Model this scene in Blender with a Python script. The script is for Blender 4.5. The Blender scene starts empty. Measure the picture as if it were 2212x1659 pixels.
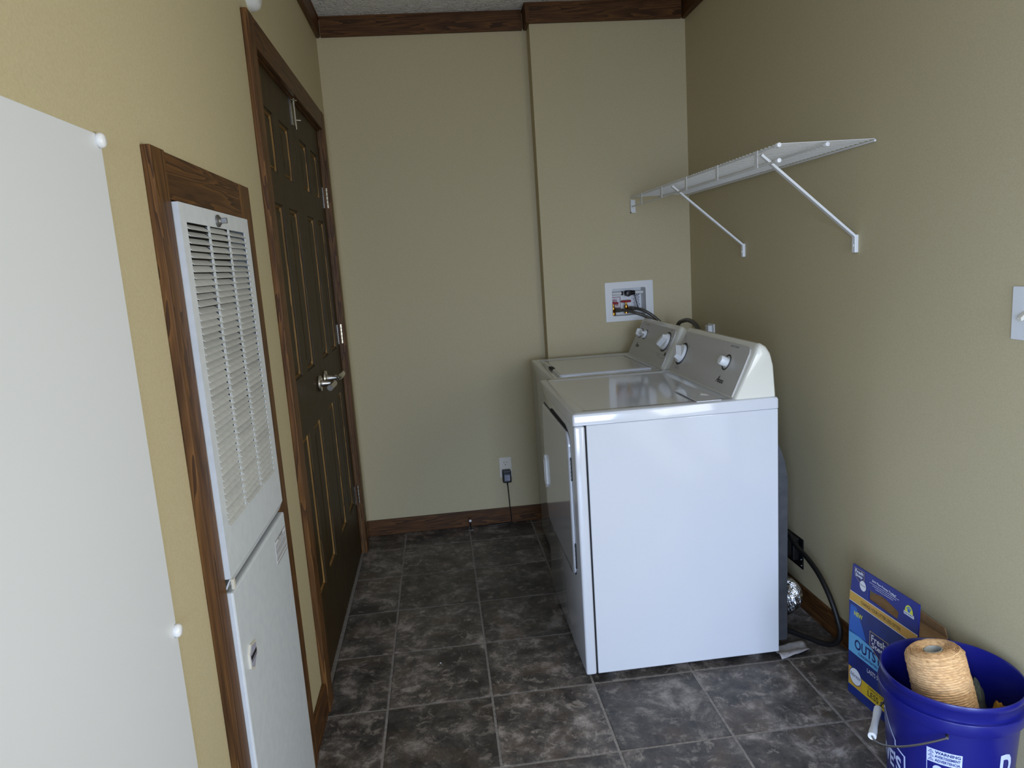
import bpy, bmesh, math, random
from mathutils import Vector, Matrix, noise
random.seed(7)
S = bpy.context.scene
COL = S.collection
PI = math.pi
# ------------------------------------------------------------------ camera, world, light, exposure
cd = bpy.data.cameras.new('camera'); cam = bpy.data.objects.new('camera', cd); COL.objects.link(cam)
cam.location = (0.2599, -1.7490, 1.3543)
cam.rotation_euler = (1.403257, 0.066199, -0.107454)
cd.sensor_width = 36.0; cd.lens = 1538.157 / 2212 * 36.0; cd.clip_start = 0.02
S.camera = cam
S.view_settings.view_transform = 'Standard'
try: S.view_settings.look = 'None'
except Exception: pass
S.view_settings.gamma = 1.0
S.view_settings.use_curve_mapping = False
S.view_settings.exposure = 0.0
w = bpy.data.worlds.new('world'); S.world = w; w.use_nodes = True
w.node_tree.nodes['Background'].inputs[0].default_value = (0.75, 0.86, 1.0, 1)
w.node_tree.nodes['Background'].inputs[1].default_value = 1.0

def area(name, loc, direction, sx, sy, power, color, spread=180):
    l = bpy.data.lights.new(name, 'AREA'); l.shape = 'RECTANGLE'; l.size = sx; l.size_y = sy
    l.energy = power; l.color = color; l.spread = math.radians(spread)
    o = bpy.data.objects.new(name, l); COL.objects.link(o); o.location = loc
    o.rotation_euler = Vector(direction).to_track_quat('-Z', 'Z').to_euler()
    return o
# daylight entering through the windows behind the camera: blue sky light slanting down, warm light bounced up off the ground outside
area('rear_window_sky', (0.67, -6.02, 1.25), (0.0, 1.0, -0.62), 1.5, 1.8, 84, (0.50, 0.66, 1.0), 98)
area('rear_window_ground', (0.67, -6.01, 1.15), (0.0, 1.0, 0.25), 1.5, 1.8, 16, (1.0, 0.86, 0.60))
area('left_window_sky', (-0.26, -2.70, 1.20), (1.0, 0.62, -0.46), 1.15, 1.75, 64, (0.53, 0.68, 1.0), 112)
area('side_window_daylight', (1.60, -1.05, 1.22), (-1.0, 0.25, -0.12), 0.86, 1.55, 18, (1.0, 0.97, 0.90))

# ------------------------------------------------------------------ materials
def srgb(c):
    return tuple(((v / 255) / 12.92 if v / 255 <= 0.04045 else (((v / 255) + 0.055) / 1.055) ** 2.4) for v in c) + (1.0,)

def mat(name, col, rough=0.5, metal=0.0, spec=0.5, coat=0.0):
    m = bpy.data.materials.new(name); m.use_nodes = True
    b = m.node_tree.nodes['Principled BSDF']
    b.inputs['Base Color'].default_value = srgb(col); b.inputs['Roughness'].default_value = rough
    b.inputs['Metallic'].default_value = metal; b.inputs['Specular IOR Level'].default_value = spec
    b.inputs['Coat Weight'].default_value = coat
    if coat: b.inputs['Coat Roughness'].default_value = 0.08
    return m

def N(m, t, **kw):
    n = m.node_tree.nodes.new(t)
    for k, v in kw.items():
        if hasattr(n, k): setattr(n, k, v)
        else: n.inputs[k].default_value = v
    return n
def L(m, a, b): m.node_tree.links.new(a, b)
def BS(m): return m.node_tree.nodes['Principled BSDF']
def ramp(m, stops):
    r = m.node_tree.nodes.new('ShaderNodeValToRGB'); e = r.color_ramp.elements
    while len(e) < len(stops): e.new(0.5)
    for k, (p, c) in enumerate(stops): e[k].position = p; e[k].color = srgb(c)
    return r
def coords(m, scale, kind='Object'):
    tc = N(m, 'ShaderNodeTexCoord'); mp = N(m, 'ShaderNodeMapping'); mp.inputs['Scale'].default_value = scale
    L(m, tc.outputs[kind], mp.inputs[0]); return mp.outputs[0]
def bump(m, h, strength, dist, base=None):
    b = N(m, 'ShaderNodeBump'); b.inputs['Strength'].default_value = strength; b.inputs['Distance'].default_value = dist
    L(m, h, b.inputs['Height']); L(m, b.outputs[0], BS(m).inputs['Normal']); return b

def noisy(name, c1, c2, rough=0.5, scale=60, metal=0.0, bstr=0.0, bdist=0.001, spec=0.5, stretch=(1, 1, 1), coat=0):
    m = mat(name, c1, rough, metal, spec, coat)
    v = coords(m, stretch)
    n = N(m, 'ShaderNodeTexNoise'); n.inputs['Scale'].default_value = scale; n.inputs['Detail'].default_value = 5
    L(m, v, n.inputs['Vector'])
    r = ramp(m, [(0.3, c1), (0.7, c2)]); L(m, n.outputs[0], r.inputs[0]); L(m, r.outputs[0], BS(m).inputs['Base Color'])
    if bstr: bump(m, n.outputs[0], bstr, bdist)
    return m

def wall_material():
    m = mat('beige_vinyl_wallboard', (190, 178, 148), 0.62, spec=0.3)
    v = coords(m, (1, 1, 1))
    n = N(m, 'ShaderNodeTexNoise'); n.inputs['Scale'].default_value = 260; n.inputs['Detail'].default_value = 3; L(m, v, n.inputs['Vector'])
    v2 = coords(m, (500, 500, 40))
    n2 = N(m, 'ShaderNodeTexNoise'); n2.inputs['Scale'].default_value = 1.0; n2.inputs['Detail'].default_value = 2; L(m, v2, n2.inputs['Vector'])
    r = ramp(m, [(0.25, (186, 173, 135)), (0.75, (198, 185, 149))]); L(m, n.outputs[0], r.inputs[0]); L(m, r.outputs[0], BS(m).inputs['Base Color'])
    ad = N(m, 'ShaderNodeMath', operation='ADD'); L(m, n.outputs[0], ad.inputs[0]); L(m, n2.outputs[0], ad.inputs[1])
    bump(m, ad.outputs[0], 0.10, 0.0006)
    return m

def wood(name, axis, dark, mid, light, rough=0.45, gscale=1.0):
    m = mat(name, mid, rough, spec=0.22)
    st = [28, 28, 28]; st[axis] = 1.6
    v = coords(m, st)
    n = N(m, 'ShaderNodeTexNoise'); n.inputs['Scale'].default_value = 0.9 * gscale; n.inputs['Detail'].default_value = 3; n.inputs['Distortion'].default_value = 0.6
    L(m, v, n.inputs['Vector'])
    wv = N(m, 'ShaderNodeMath', operation='MULTIPLY'); L(m, n.outputs[0], wv.inputs[0]); wv.inputs[1].default_value = 9.0
    fr = N(m, 'ShaderNodeMath', operation='FRACT'); L(m, wv.outputs[0], fr.inputs[0])
    st2 = [900, 900, 900]; st2[axis] = 14
    v2 = coords(m, st2)
    n2 = N(m, 'ShaderNodeTexNoise'); n2.inputs['Scale'].default_value = 1.0; n2.inputs['Detail'].default_value = 2; L(m, v2, n2.inputs['Vector'])
    mx = N(m, 'ShaderNodeMath', operation='MULTIPLY_ADD'); L(m, fr.outputs[0], mx.inputs[0]); mx.inputs[1].default_value = 0.55
    s2 = N(m, 'ShaderNodeMath', operation='MULTIPLY'); L(m, n2.outputs[0], s2.inputs[0]); s2.inputs[1].default_value = 0.55
    L(m, s2.outputs[0], mx.inputs[2])
    r = ramp(m, [(0.15, light), (0.45, mid), (0.85, dark)]); L(m, mx.outputs[0], r.inputs[0]); L(m, r.outputs[0], BS(m).inputs['Base Color'])
    bump(m, n2.outputs[0], 0.25, 0.0005)
    return m

def tile_material():
    m = mat('slate_vinyl_tile', (60, 54, 50), 0.42, spec=0.45)
    oi = N(m, 'ShaderNodeObjectInfo')
    v = coords(m, (1, 1, 1))
    ml = N(m, 'ShaderNodeMath', operation='MULTIPLY'); L(m, oi.outputs['Random'], ml.inputs[0]); ml.inputs[1].default_value = 60
    def nz(scale, det, dist, rough=0.55, off=0.0):
        n = N(m, 'ShaderNodeTexNoise', noise_dimensions='4D'); n.inputs['Scale'].default_value = scale; n.inputs['Detail'].default_value = det
        n.inputs['Distortion'].default_value = dist; n.inputs['Roughness'].default_value = rough
        L(m, v, n.inputs['Vector']); a = N(m, 'ShaderNodeMath', operation='ADD'); L(m, ml.outputs[0], a.inputs[0]); a.inputs[1].default_value = off
        L(m, a.outputs[0], n.inputs['W']); return n.outputs[0]
    big = nz(8.0, 12, 0.35, 0.74)
    r = ramp(m, [(0.40, (52, 49, 47)), (0.49, (78, 73, 69)), (0.545, (98, 92, 86)), (0.58, (128, 120, 113)), (0.68, (172, 164, 156))]); L(m, big, r.inputs[0])
    rust = nz(6, 6, 0.8, 0.6, 9.3)
    rr = ramp(m, [(0.52, (0, 0, 0)), (0.68, (255, 255, 255))]); L(m, rust, rr.inputs[0])
    mixr = N(m, 'ShaderNodeMix', data_type='RGBA'); fm = N(m, 'ShaderNodeMath', operation='MULTIPLY'); L(m, rr.outputs[0], fm.inputs[0]); fm.inputs[1].default_value = 0.45
    L(m, fm.outputs[0], mixr.inputs['Factor']); L(m, r.outputs[0], mixr.inputs['A']); mixr.inputs['B'].default_value = srgb((104, 84, 66))
    fine = nz(24, 10, 0.6, 0.74, 3.1)
    rf = ramp(m, [(0.53, (0, 0, 0)), (0.62, (255, 255, 255))]); L(m, fine, rf.inputs[0])
    mixf = N(m, 'ShaderNodeMix', data_type='RGBA'); ff = N(m, 'ShaderNodeMath', operation='MULTIPLY'); L(m, rf.outputs[0], ff.inputs[0]); ff.inputs[1].default_value = 0.5
    L(m, ff.outputs[0], mixf.inputs['Factor']); L(m, mixr.outputs['Result'], mixf.inputs['A']); mixf.inputs['B'].default_value = srgb((172, 162, 150))
    vr = N(m, 'ShaderNodeMapRange'); vr.inputs['To Min'].default_value = 0.80; vr.inputs['To Max'].default_value = 1.22; L(m, oi.outputs['Random'], vr.inputs['Value'])
    hs = N(m, 'ShaderNodeHueSaturation'); L(m, vr.outputs[0], hs.inputs['Value']); L(m, mixf.outputs['Result'], hs.inputs['Color'])
    L(m, hs.outputs['Color'], BS(m).inputs['Base Color'])
    ad = N(m, 'ShaderNodeMath', operation='ADD'); L(m, big, ad.inputs[0]); L(m, fine, ad.inputs[1])
    bump(m, ad.outputs[0], 0.5, 0.0025)
    return m

def ceiling_material():
    m = mat('stomped_white_ceiling', (238, 238, 236), 0.9, spec=0.2)
    v = coords(m, (1, 1, 1))
    n = N(m, 'ShaderNodeTexNoise'); n.inputs['Scale'].default_value = 38; n.inputs['Detail'].default_value = 6; n.inputs['Distortion'].default_value = 1.5
    L(m, v, n.inputs['Vector']); bump(m, n.outputs[0], 1.0, 0.02); return m

M = dict(
    wall=wall_material(), tile=tile_material(), ceiling=ceiling_material(),
    grout=noisy('grout_line', (150, 143, 136), (118, 112, 106), 0.7, 90, bstr=0.3),
    wood_x=wood('oak_trim_grain_x', 0, (54, 34, 17), (92, 60, 30), (114, 77, 38)),
    wood_y=wood('oak_trim_grain_y', 1, (54, 34, 17), (92, 60, 30), (114, 77, 38)),
    wood_z=wood('oak_trim_grain_z', 2, (60, 38, 19), (100, 67, 34), (124, 86, 44)),
    door=wood('dark_stained_door', 2, (46, 35, 17), (62, 48, 24), (78, 61, 32), 0.5),
    door_edge=wood('tan_highlight_door_moulding', 2, (104, 78, 38), (150, 114, 60), (176, 136, 76), 0.5),  # lighter tan stain on the moulding steps, painting in their lit-edge highlight
    white_enamel=mat('white_enamel', (222, 220, 206), 0.16, spec=0.5, coat=0.3),
    appliance=mat('white_appliance_enamel', (209, 212, 216), 0.10, spec=0.55, coat=0.5),
    white_plastic=mat('white_plastic', (228, 229, 226), 0.35),
    grey_plastic=mat('light_grey_console_face', (186, 183, 176), 0.38),
    white_paint=noisy('white_painted_sheet_metal', (205, 210, 212), (214, 218, 219), 0.38, 40),
    louver=noisy('dusty_white_louver', (214, 216, 212), (198, 197, 190), 0.5, 45),
    filter=noisy('dusty_dark_filter', (40, 37, 33), (62, 57, 50), 0.95, 120),
    board=mat('white_panel_board', (222, 224, 224), 0.34),
    knob=mat('glossy_white_knob', (238, 238, 236), 0.22),
    chrome=mat('satin_nickel', (200, 196, 188), 0.22, 1.0),
    steel=mat('grey_zinc_steel', (130, 128, 124), 0.4, 0.9),
    black=mat('black_plastic', (14, 14, 15), 0.4),
    ink=mat('black_ink', (24, 24, 26), 0.5),
    grey_ink=mat('grey_ink', (95, 94, 92), 0.5),
    rubber=mat('black_rubber_cord', (16, 16, 17), 0.5),
    braid=noisy('braided_steel_hose', (120, 116, 108), (60, 57, 52), 0.4, 400, 0.6, bstr=0.5),
    brass=mat('brass_valve', (170, 125, 50), 0.3, 1.0),
    red=mat('red_handle', (150, 18, 28), 0.45),
    pvc=mat('white_pvc_pipe', (225, 225, 218), 0.4),
    almond=mat('almond_plate', (214, 208, 190), 0.35),
    paper=mat('white_label_paper', (220, 220, 222), 0.6),
    foil=noisy('crinkled_foil', (225, 226, 228), (190, 192, 196), 0.16, 60, 1.0, bstr=0.9, bdist=0.006),
    gal=noisy('dryer_back_galvanised', (76, 78, 80), (64, 66, 70), 0.5, 30, 0.2),
    blue=mat('blue_bucket_plastic', (20, 24, 106), 0.28, spec=0.5),
    bucket_print=mat('pale_bucket_print', (190, 200, 235), 0.5),
    twine=noisy('tan_twine', (232, 192, 138), (178, 138, 94), 0.95, 90, bstr=0.8, bdist=0.003, stretch=(1, 1, 5)),
    core=noisy('grey_cardboard_core', (170, 170, 160), (140, 140, 130), 0.8, 50),
    yellow_cloth=noisy('yellow_cloth', (200, 150, 50), (150, 104, 30), 0.95, 90, bstr=0.8, bdist=0.004),
    grey_cloth=noisy('grey_green_cloth', (110, 112, 92), (70, 76, 70), 0.95, 60, bstr=0.8, bdist=0.004),
    box_blue=noisy('box_blue_print', (26, 38, 126), (23, 33, 112), 0.4, 6),
    box_navy=noisy('box_navy_print', (16, 26, 92), (22, 52, 132), 0.4, 9),
    box_gold=noisy('box_gold_print', (204, 150, 62), (198, 160, 52), 0.42, 8),
    box_yellow=mat('box_yellow_print', (205, 175, 40), 0.42),
    box_sky=noisy('box_light_blue_print', (104, 178, 220), (82, 152, 205), 0.42, 8),
    box_cyan=mat('box_cyan_print', (34, 96, 186), 0.42),
    card=noisy('brown_cardboard', (160, 126, 86), (140, 108, 72), 0.85, 40),
    print_white=mat('white_print', (225, 228, 232), 0.5),
    print_yellow=mat('yellow_green_print', (210, 214, 60), 0.5),
    print_navy=mat('navy_print', (20, 28, 96), 0.45),
    print_gold=mat('pale_gold_line', (170, 150, 110), 0.5),
    rag=noisy('grey_white_rag', (190, 186, 184), (150, 146, 148), 0.95, 60, bstr=0.5, bdist=0.002),
    dark_gap=mat('dark_gap', (20, 20, 21), 0.8),
    badge_grey=mat('badge_grey_insert', (165, 165, 178), 0.35),
    badge_ink=mat('badge_dark_ink', (32, 22, 26), 0.5),
)

# ------------------------------------------------------------------ mesh helpers
def root_loc(o):
    while o.parent: o = o.parent
    return Vector(o.location)

def obj(name, bm, m, parent=None, smooth=False, label=None, kind=None):
    bmesh.ops.recalc_face_normals(bm, faces=bm.faces)
    base = None
    if parent is not None:
        bmesh.ops.translate(bm, verts=bm.verts, vec=-root_loc(parent))
    else:
        xs = [v.co for v in bm.verts]
        base = Vector(((min(c.x for c in xs) + max(c.x for c in xs)) / 2, (min(c.y for c in xs) + max(c.y for c in xs)) / 2, min(c.z for c in xs)))
        bmesh.ops.translate(bm, verts=bm.verts, vec=-base)
    me = bpy.data.meshes.new(name); bm.to_mesh(me); bm.free()
    if smooth:
        for p in me.polygons: p.use_smooth = True
    me.materials.append(m)
    o = bpy.data.objects.new(name, me); COL.objects.link(o)
    if parent is not None: o.parent = parent
    else: o.location = base
    if smooth:
        try:
            md = o.modifiers.new('edge_split', 'EDGE_SPLIT'); md.split_angle = math.radians(38)
        except Exception: pass
    if label: o['label'] = label
    if kind: o['kind'] = kind
    return o

def thing(name, label, cat, loc, group=None):
    o = bpy.data.objects.new(name, None); o.empty_display_size = 0.05; COL.objects.link(o); o.location = loc
    o['label'] = label; o['category'] = cat
    if group: o['group'] = group
    return o
def tag(o, label, cat, group=None):
    o['label'] = label; o['category'] = cat
    if group: o['group'] = group
    return o
def structure(name, bm, m, smooth=False):
    return obj(name, bm, m, None, smooth, kind='structure')

def BM(): return bmesh.new()

def box(bm, x0, x1, y0, y1, z0, z1, bev=0.0, seg=2):
    r = bmesh.ops.create_cube(bm, size=1.0)
    vs = r['verts']
    for v in vs:
        v.co = Vector((x0 + (v.co.x + 0.5) * (x1 - x0), y0 + (v.co.y + 0.5) * (y1 - y0), z0 + (v.co.z + 0.5) * (z1 - z0)))
    if bev > 0:
        es = list({e for v in vs for e in v.link_edges})
        bmesh.ops.bevel(bm, geom=es, offset=bev, segments=seg, profile=0.5, affect='EDGES')
    return bm

def frame_of(d):
    d = Vector(d).normalized(); a = Vector((0, 0, 1)) if abs(d.z) < 0.9 else Vector((1, 0, 0))
    u = d.cross(a).normalized(); return u, d.cross(u).normalized(), d

def tube(bm, path, r, n=10, caps=True):
    path = [Vector(p) for p in path]; rings = []
    rr = r if isinstance(r, (list, tuple)) else [r] * len(path)
    u = None
    for i, p in enumerate(path):
        if i == 0: d = path[1] - p
        elif i == len(path) - 1: d = p - path[i - 1]
        else: d = path[i + 1] - path[i - 1]
        d.normalize()
        if u is None: u, v, _ = frame_of(d)
        else:
            u = (u - d * u.dot(d)).normalized(); v = d.cross(u)
        rings.append([bm.verts.new(p + (u * math.cos(2 * PI * k / n) + v * math.sin(2 * PI * k / n)) * rr[i]) for k in range(n)])
    for a, b in zip(rings, rings[1:]):
        for k in range(n): bm.faces.new((a[k], a[(k + 1) % n], b[(k + 1) % n], b[k]))
    if caps: bm.faces.new(rings[0][::-1]); bm.faces.new(rings[-1])
    return bm

def spline(pts, per=8):
    pts = [Vector(p) for p in pts]; out = []
    P = [pts[0] * 2 - pts[1]] + pts + [pts[-1] * 2 - pts[-2]]
    for i in range(1, len(P) - 2):
        a, b, c, d = P[i - 1:i + 3]
        for k in range(per):
            t = k / per
            out.append(0.5 * ((2 * b) + (c - a) * t + (2 * a - 5 * b + 4 * c - d) * t * t + (3 * b - a - 3 * c + d) * t ** 3))
    out.append(pts[-1]); return out

def lathe(bm, prof, n=48, org=(0, 0, 0), axis=(0, 0, 1), cap0=False, cap1=False, jitter=None):
    u, v, d = frame_of(axis); org = Vector(org); rings = []
    for i, (r, h) in enumerate(prof):
        ring = []
        for k in range(n):
            a = 2 * PI * k / n; R = r + (jitter(i, k) if jitter else 0)
            ring.append(bm.verts.new(org + d * h + (u * math.cos(a) + v * math.sin(a)) * R))
        rings.append(ring)
    for a, b in zip(rings, rings[1:]):
        for k in range(n): bm.faces.new((a[k], a[(k + 1) % n], b[(k + 1) % n], b[k]))
    if cap0: bm.faces.new(rings[0][::-1])
    if cap1: bm.faces.new(rings[-1])
    return bm

def prism(bm, pts, vec):
    vec = Vector(vec); a = [bm.verts.new(Vector(p)) for p in pts]; b = [bm.verts.new(Vector(p) + vec) for p in pts]
    n = len(a); bm.faces.new(a); bm.faces.new(b[::-1])
    for k in range(n): bm.faces.new((a[k], a[(k + 1) % n], b[(k + 1) % n], b[k]))
    return bm

def prism_hole(bm, outer, inner, f, t):
    """plate with a hole; outline points are 2D, f(u, v, d) gives 3D at depth d"""
    loops = []
    for d in (0.0, t):
        es = []; vs2 = []
        for lp in (outer, inner):
            vs = [bm.verts.new(f(p[0], p[1], d)) for p in lp]; vs2.append(vs)
            es += [bm.edges.new((vs[k], vs[(k + 1) % len(vs)])) for k in range(len(vs))]
        bmesh.ops.triangle_fill(bm, edges=es, use_beauty=True)
        loops.append(vs2)
    for li in range(2):
        a, b = loops[0][li], loops[1][li]
        for k in range(len(a)): bm.faces.new((a[k], a[(k + 1) % len(a)], b[(k + 1) % len(a)], b[k]))
    return bm

def sheet(bm, pts):
    bm.faces.new([bm.verts.new(Vector(p)) for p in pts]); return bm

def cells(bm, plane, a_list, b_list, holes, c0, c1):
    """slab made of grid cells with rectangular holes. plane 'x': a=y, b=z, c=x; plane 'y': a=x, b=z, c=y"""
    for i in range(len(a_list) - 1):
        for j in range(len(b_list) - 1):
            am = (a_list[i] + a_list[i + 1]) / 2; bmn = (b_list[j] + b_list[j + 1]) / 2
            if any(h[0] < am < h[1] and h[2] < bmn < h[3] for h in holes): continue
            if plane == 'x': box(bm, c0, c1, a_list[i], a_list[i + 1], b_list[j], b_list[j + 1])
            else: box(bm, a_list[i], a_list[i + 1], c0, c1, b_list[j], b_list[j + 1])
    bmesh.ops.remove_doubles(bm, verts=bm.verts, dist=1e-5)
    # drop internal doubled faces
    seen = {}
    for f in list(bm.faces):
        k = tuple(sorted(v.index for v in f.verts))
    bm.verts.index_update()
    for f in list(bm.faces):
        k = tuple(sorted(v.index for v in f.verts)); seen.setdefault(k, []).append(f)
    dead = [f for fs in seen.values() if len(fs) > 1 for f in fs]
    if dead: bmesh.ops.delete(bm, geom=dead, context='FACES_ONLY')
    return bm

def text_bm(body, W, H, f, d=0.0005, bold=0.0, shear=0.0, bm=None, sub=0):
    """lettering fitted to W x H, lower left at (0,0) in (u, v); f(u, v, d) -> 3D"""
    cu = bpy.data.curves.new('lettering', 'FONT'); cu.body = body; cu.size = 1; cu.resolution_u = 3; cu.offset = bold; cu.shear = shear
    o = bpy.data.objects.new('lettering_tmp', cu); COL.objects.link(o)
    dg = bpy.context.evaluated_depsgraph_get()
    me = bpy.data.meshes.new_from_object(o.evaluated_get(dg))
    bpy.data.objects.remove(o); bpy.data.curves.remove(cu)
    t = bmesh.new(); t.from_mesh(me); bpy.data.meshes.remove(me)
    xs = [v.co.x for v in t.verts]; ys = [v.co.y for v in t.verts]
    x0, x1, y0, y1 = min(xs), max(xs), min(ys), max(ys)
    out = bm or bmesh.new()
    mp = {}
    for v in t.verts: mp[v] = out.verts.new(f((v.co.x - x0) / (x1 - x0) * W, (v.co.y - y0) / max(y1 - y0, 1e-6) * H, d))
    for fc in t.faces:
        try: out.faces.new([mp[v] for v in fc.verts])
        except ValueError: pass
    t.free(); return out

def rrect(a0, a1, b0, b1, r, n=5):
    pts = []
    for cx, cy, s in ((a1 - r, b1 - r, 0), (a0 + r, b1 - r, 1), (a0 + r, b0 + r, 2), (a1 - r, b0 + r, 3)):
        for k in range(n + 1):
            a = PI / 2 * (s + k / n); pts.append((cx + r * math.cos(a), cy + r * math.sin(a)))
    return pts

def ringsurf(bm, loops, close=True):
    """loops: list of equally long 3D loops, joined in order; last one filled"""
    R = [[bm.verts.new(Vector(p)) for p in lp] for lp in loops]
    n = len(R[0])
    for a, b in zip(R, R[1:]):
        for k in range(n): bm.faces.new((a[k], a[(k + 1) % n], b[(k + 1) % n], b[k]))
    if close: bm.faces.new(R[-1])
    return bm

# ------------------------------------------------------------------ room
XL, XR, YB, YC, XCH, ZC, YF = -0.198, 1.543, 1.866, 1.772, 0.792, 2.537, -6.0
T = 0.12
DO = (0.42, 1.64, 0.0, 2.0)              # door opening in the left wall (y0, y1, z0, z1)
FO = (-0.425, 0.045, 0.03, 1.50)         # furnace recess
LO = (-3.3, -2.1, 0.3, 2.1)              # window in the left wall behind the camera
bm = BM(); cells(bm, 'x', [YF, LO[0], LO[1], FO[0], FO[1], DO[0], DO[1], YB + 0.1], [0, FO[2], LO[2], FO[3], DO[3], LO[3], ZC], [FO, DO, LO], XL - T, XL); box(bm, XL - T - 0.03, XL - T, FO[0] - 0.05, YB + 0.1, 0, ZC); structure('wall_left', bm, M['wall'])  # unseen outer slab added to stop sky light leaking round the door leaves
WO = (-1.5, -0.6, 0.35, 2.05)
bm = BM(); cells(bm, 'x', [YF, WO[0], WO[1], YB + 0.1], [0, WO[2], WO[3], ZC], [WO], XR, XR + T); structure('wall_right', bm, M['wall'])
BH = (1.128, 1.307, 1.056, 1.198)
bm = BM(); cells(bm, 'y', [XCH, BH[0], BH[1], XR], [0, BH[2], BH[3], ZC], [BH], YC, YB)
box(bm, XL, XR, YB, YB + 0.1, 0, ZC); structure('wall_back', bm, M['wall'])
RO = (-0.1, 1.44, 0.3, 2.2)
bm = BM(); cells(bm, 'y', [XL, RO[0], RO[1], XR], [0, RO[2], RO[3], ZC], [RO], YF - T, YF); structure('wall_rear', bm, M['wall'])
bm = BM(); box(bm, XL - T, XR + T, YF - T, YB + 0.1, ZC, ZC + 0.1); structure('ceiling', bm, M['ceiling'])
bm = BM(); box(bm, XL - T, XR + T, YF - T, YB + 0.1, -0.1, -0.0013); fl = structure('floor', bm, M['grout'])
# window casings behind the camera
def casing_ring(name, plane, o, c0, c1, w):
    bm = BM()
    a0, a1, b0, b1 = o
    for r in ((a0 - w, a1 + w, b1, b1 + w), (a0 - w, a1 + w, b0 - w, b0), (a0 - w, a0, b0, b1), (a1, a1 + w, b0, b1)):
        if plane == 'x': box(bm, c0, c1, r[0], r[1], r[2], r[3])
        else: box(bm, r[0], r[1], c0, c1, r[2], r[3])
    return structure(name, bm, M['wood_z'])
casing_ring('window_1', 'x', WO, XR - 0.018, XR, 0.06)
casing_ring('window_3', 'x', LO, XL, XL + 0.018, 0.06)
casing_ring('window_2', 'y', RO, YF, YF + 0.018, 0.06)

# floor tiles: 0.33 m squares, joints at multiples of 0.33
TS, G = 0.33, 0.0038
def tile_bm(x0, x1, y0, y1):
    bm = BM()
    box(bm, x0, x1, y0, y1, -0.0024, 0.0)
    top = [f for f in bm.faces if f.normal.z > 0.5]
    ins = bmesh.ops.inset_region(bm, faces=top, thickness=0.003, depth=0.0)
    for f in top:
        for v in f.verts: pass
    for v in bm.verts:
        if abs(v.co.z) < 1e-6:
            if abs(v.co.x - x0) < 1e-5 or abs(v.co.x - x1) < 1e-5 or abs(v.co.y - y0) < 1e-5 or abs(v.co.y - y1) < 1e-5: v.co.z = -0.0008
    return bm
full_mesh = None
floor_base = Vector(fl.location)
for i in range(-1, 5):
    for j in range(-19, 6):
        x0, x1 = max(i * TS + G, XL), min((i + 1) * TS - G, XR)
        y0, y1 = max(j * TS + G, YF), min((j + 1) * TS - G, YB)
        if x1 - x0 < 0.01 or y1 - y0 < 0.01: continue
        whole = abs(x1 - x0 - (TS - 2 * G)) < 1e-6 and abs(y1 - y0 - (TS - 2 * G)) < 1e-6
        cx, cy = (x0 + x1) / 2, (y0 + y1) / 2
        if whole and full_mesh: me = full_mesh
        else:
            b = tile_bm(x0 - cx, x1 - cx, y0 - cy, y1 - cy); bmesh.ops.recalc_face_normals(b, faces=b.faces)
            me = bpy.data.meshes.new('tile'); b.to_mesh(me); b.free(); me.materials.append(M['tile'])
            if whole: full_mesh = me
        o = bpy.data.objects.new('tile', me); COL.objects.link(o); o.parent = fl
        o.location = Vector((cx, cy, 0)) - floor_base

# crown and baseboards
def crown_prof(bm, p0, p1, nrm, z0=2.449, z1=ZC, t=0.018):
    p0 = Vector(p0); p1 = Vector(p1); nrm = Vector(nrm)
    prof = [(0, z0), (t * 0.75, z0), (t, z0 + 0.008), (t, z1 - 0.012), (t + 0.004, z1 - 0.006), (t + 0.004, z1), (0, z1)]
    prism(bm, [p0 + nrm * a + Vector((0, 0, b)) for a, b in prof], p1 - p0); return bm
CT = 0.022
bm = BM(); crown_prof(bm, (XL, YF, 0), (XL, YB, 0), (1, 0, 0)); structure('trim_1', bm, M['wood_y'])
bm = BM(); crown_prof(bm, (XL + CT, YB, 0), (XCH - CT, YB, 0), (0, -1, 0)); structure('trim_2', bm, M['wood_x'])
bm = BM(); crown_prof(bm, (XCH, YC - CT, 0), (XCH, YB, 0), (-1, 0, 0)); structure('trim_3', bm, M['wood_y'])
bm = BM(); crown_prof(bm, (XCH, YC, 0), (XR - CT, YC, 0), (0, -1, 0)); structure('trim_4', bm, M['wood_x'])
bm = BM(); crown_prof(bm, (XR, YF, 0), (XR, YC, 0), (-1, 0, 0)); structure('trim_5', bm, M['wood_y'])
def bb(name, x0, x1, y0, y1, m, h=0.083):
    bm = BM(); box(bm, x0, x1, y0, y1, 0.0, h, 0.003); structure(name, bm, m)
bb('baseboard_back', XL, XCH, YB - 0.012, YB, M['wood_x'])
bb('baseboard_right', XR - 0.012, XR, YF, YC, M['wood_y'], 0.088)
bb('baseboard_left', XL, XL + 0.013, 0.137, 0.352, M['wood_y'], 0.1)
bb('baseboard_left_near', XL, XL + 0.013, YF, -0.492, M['wood_y'], 0.1)

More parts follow.
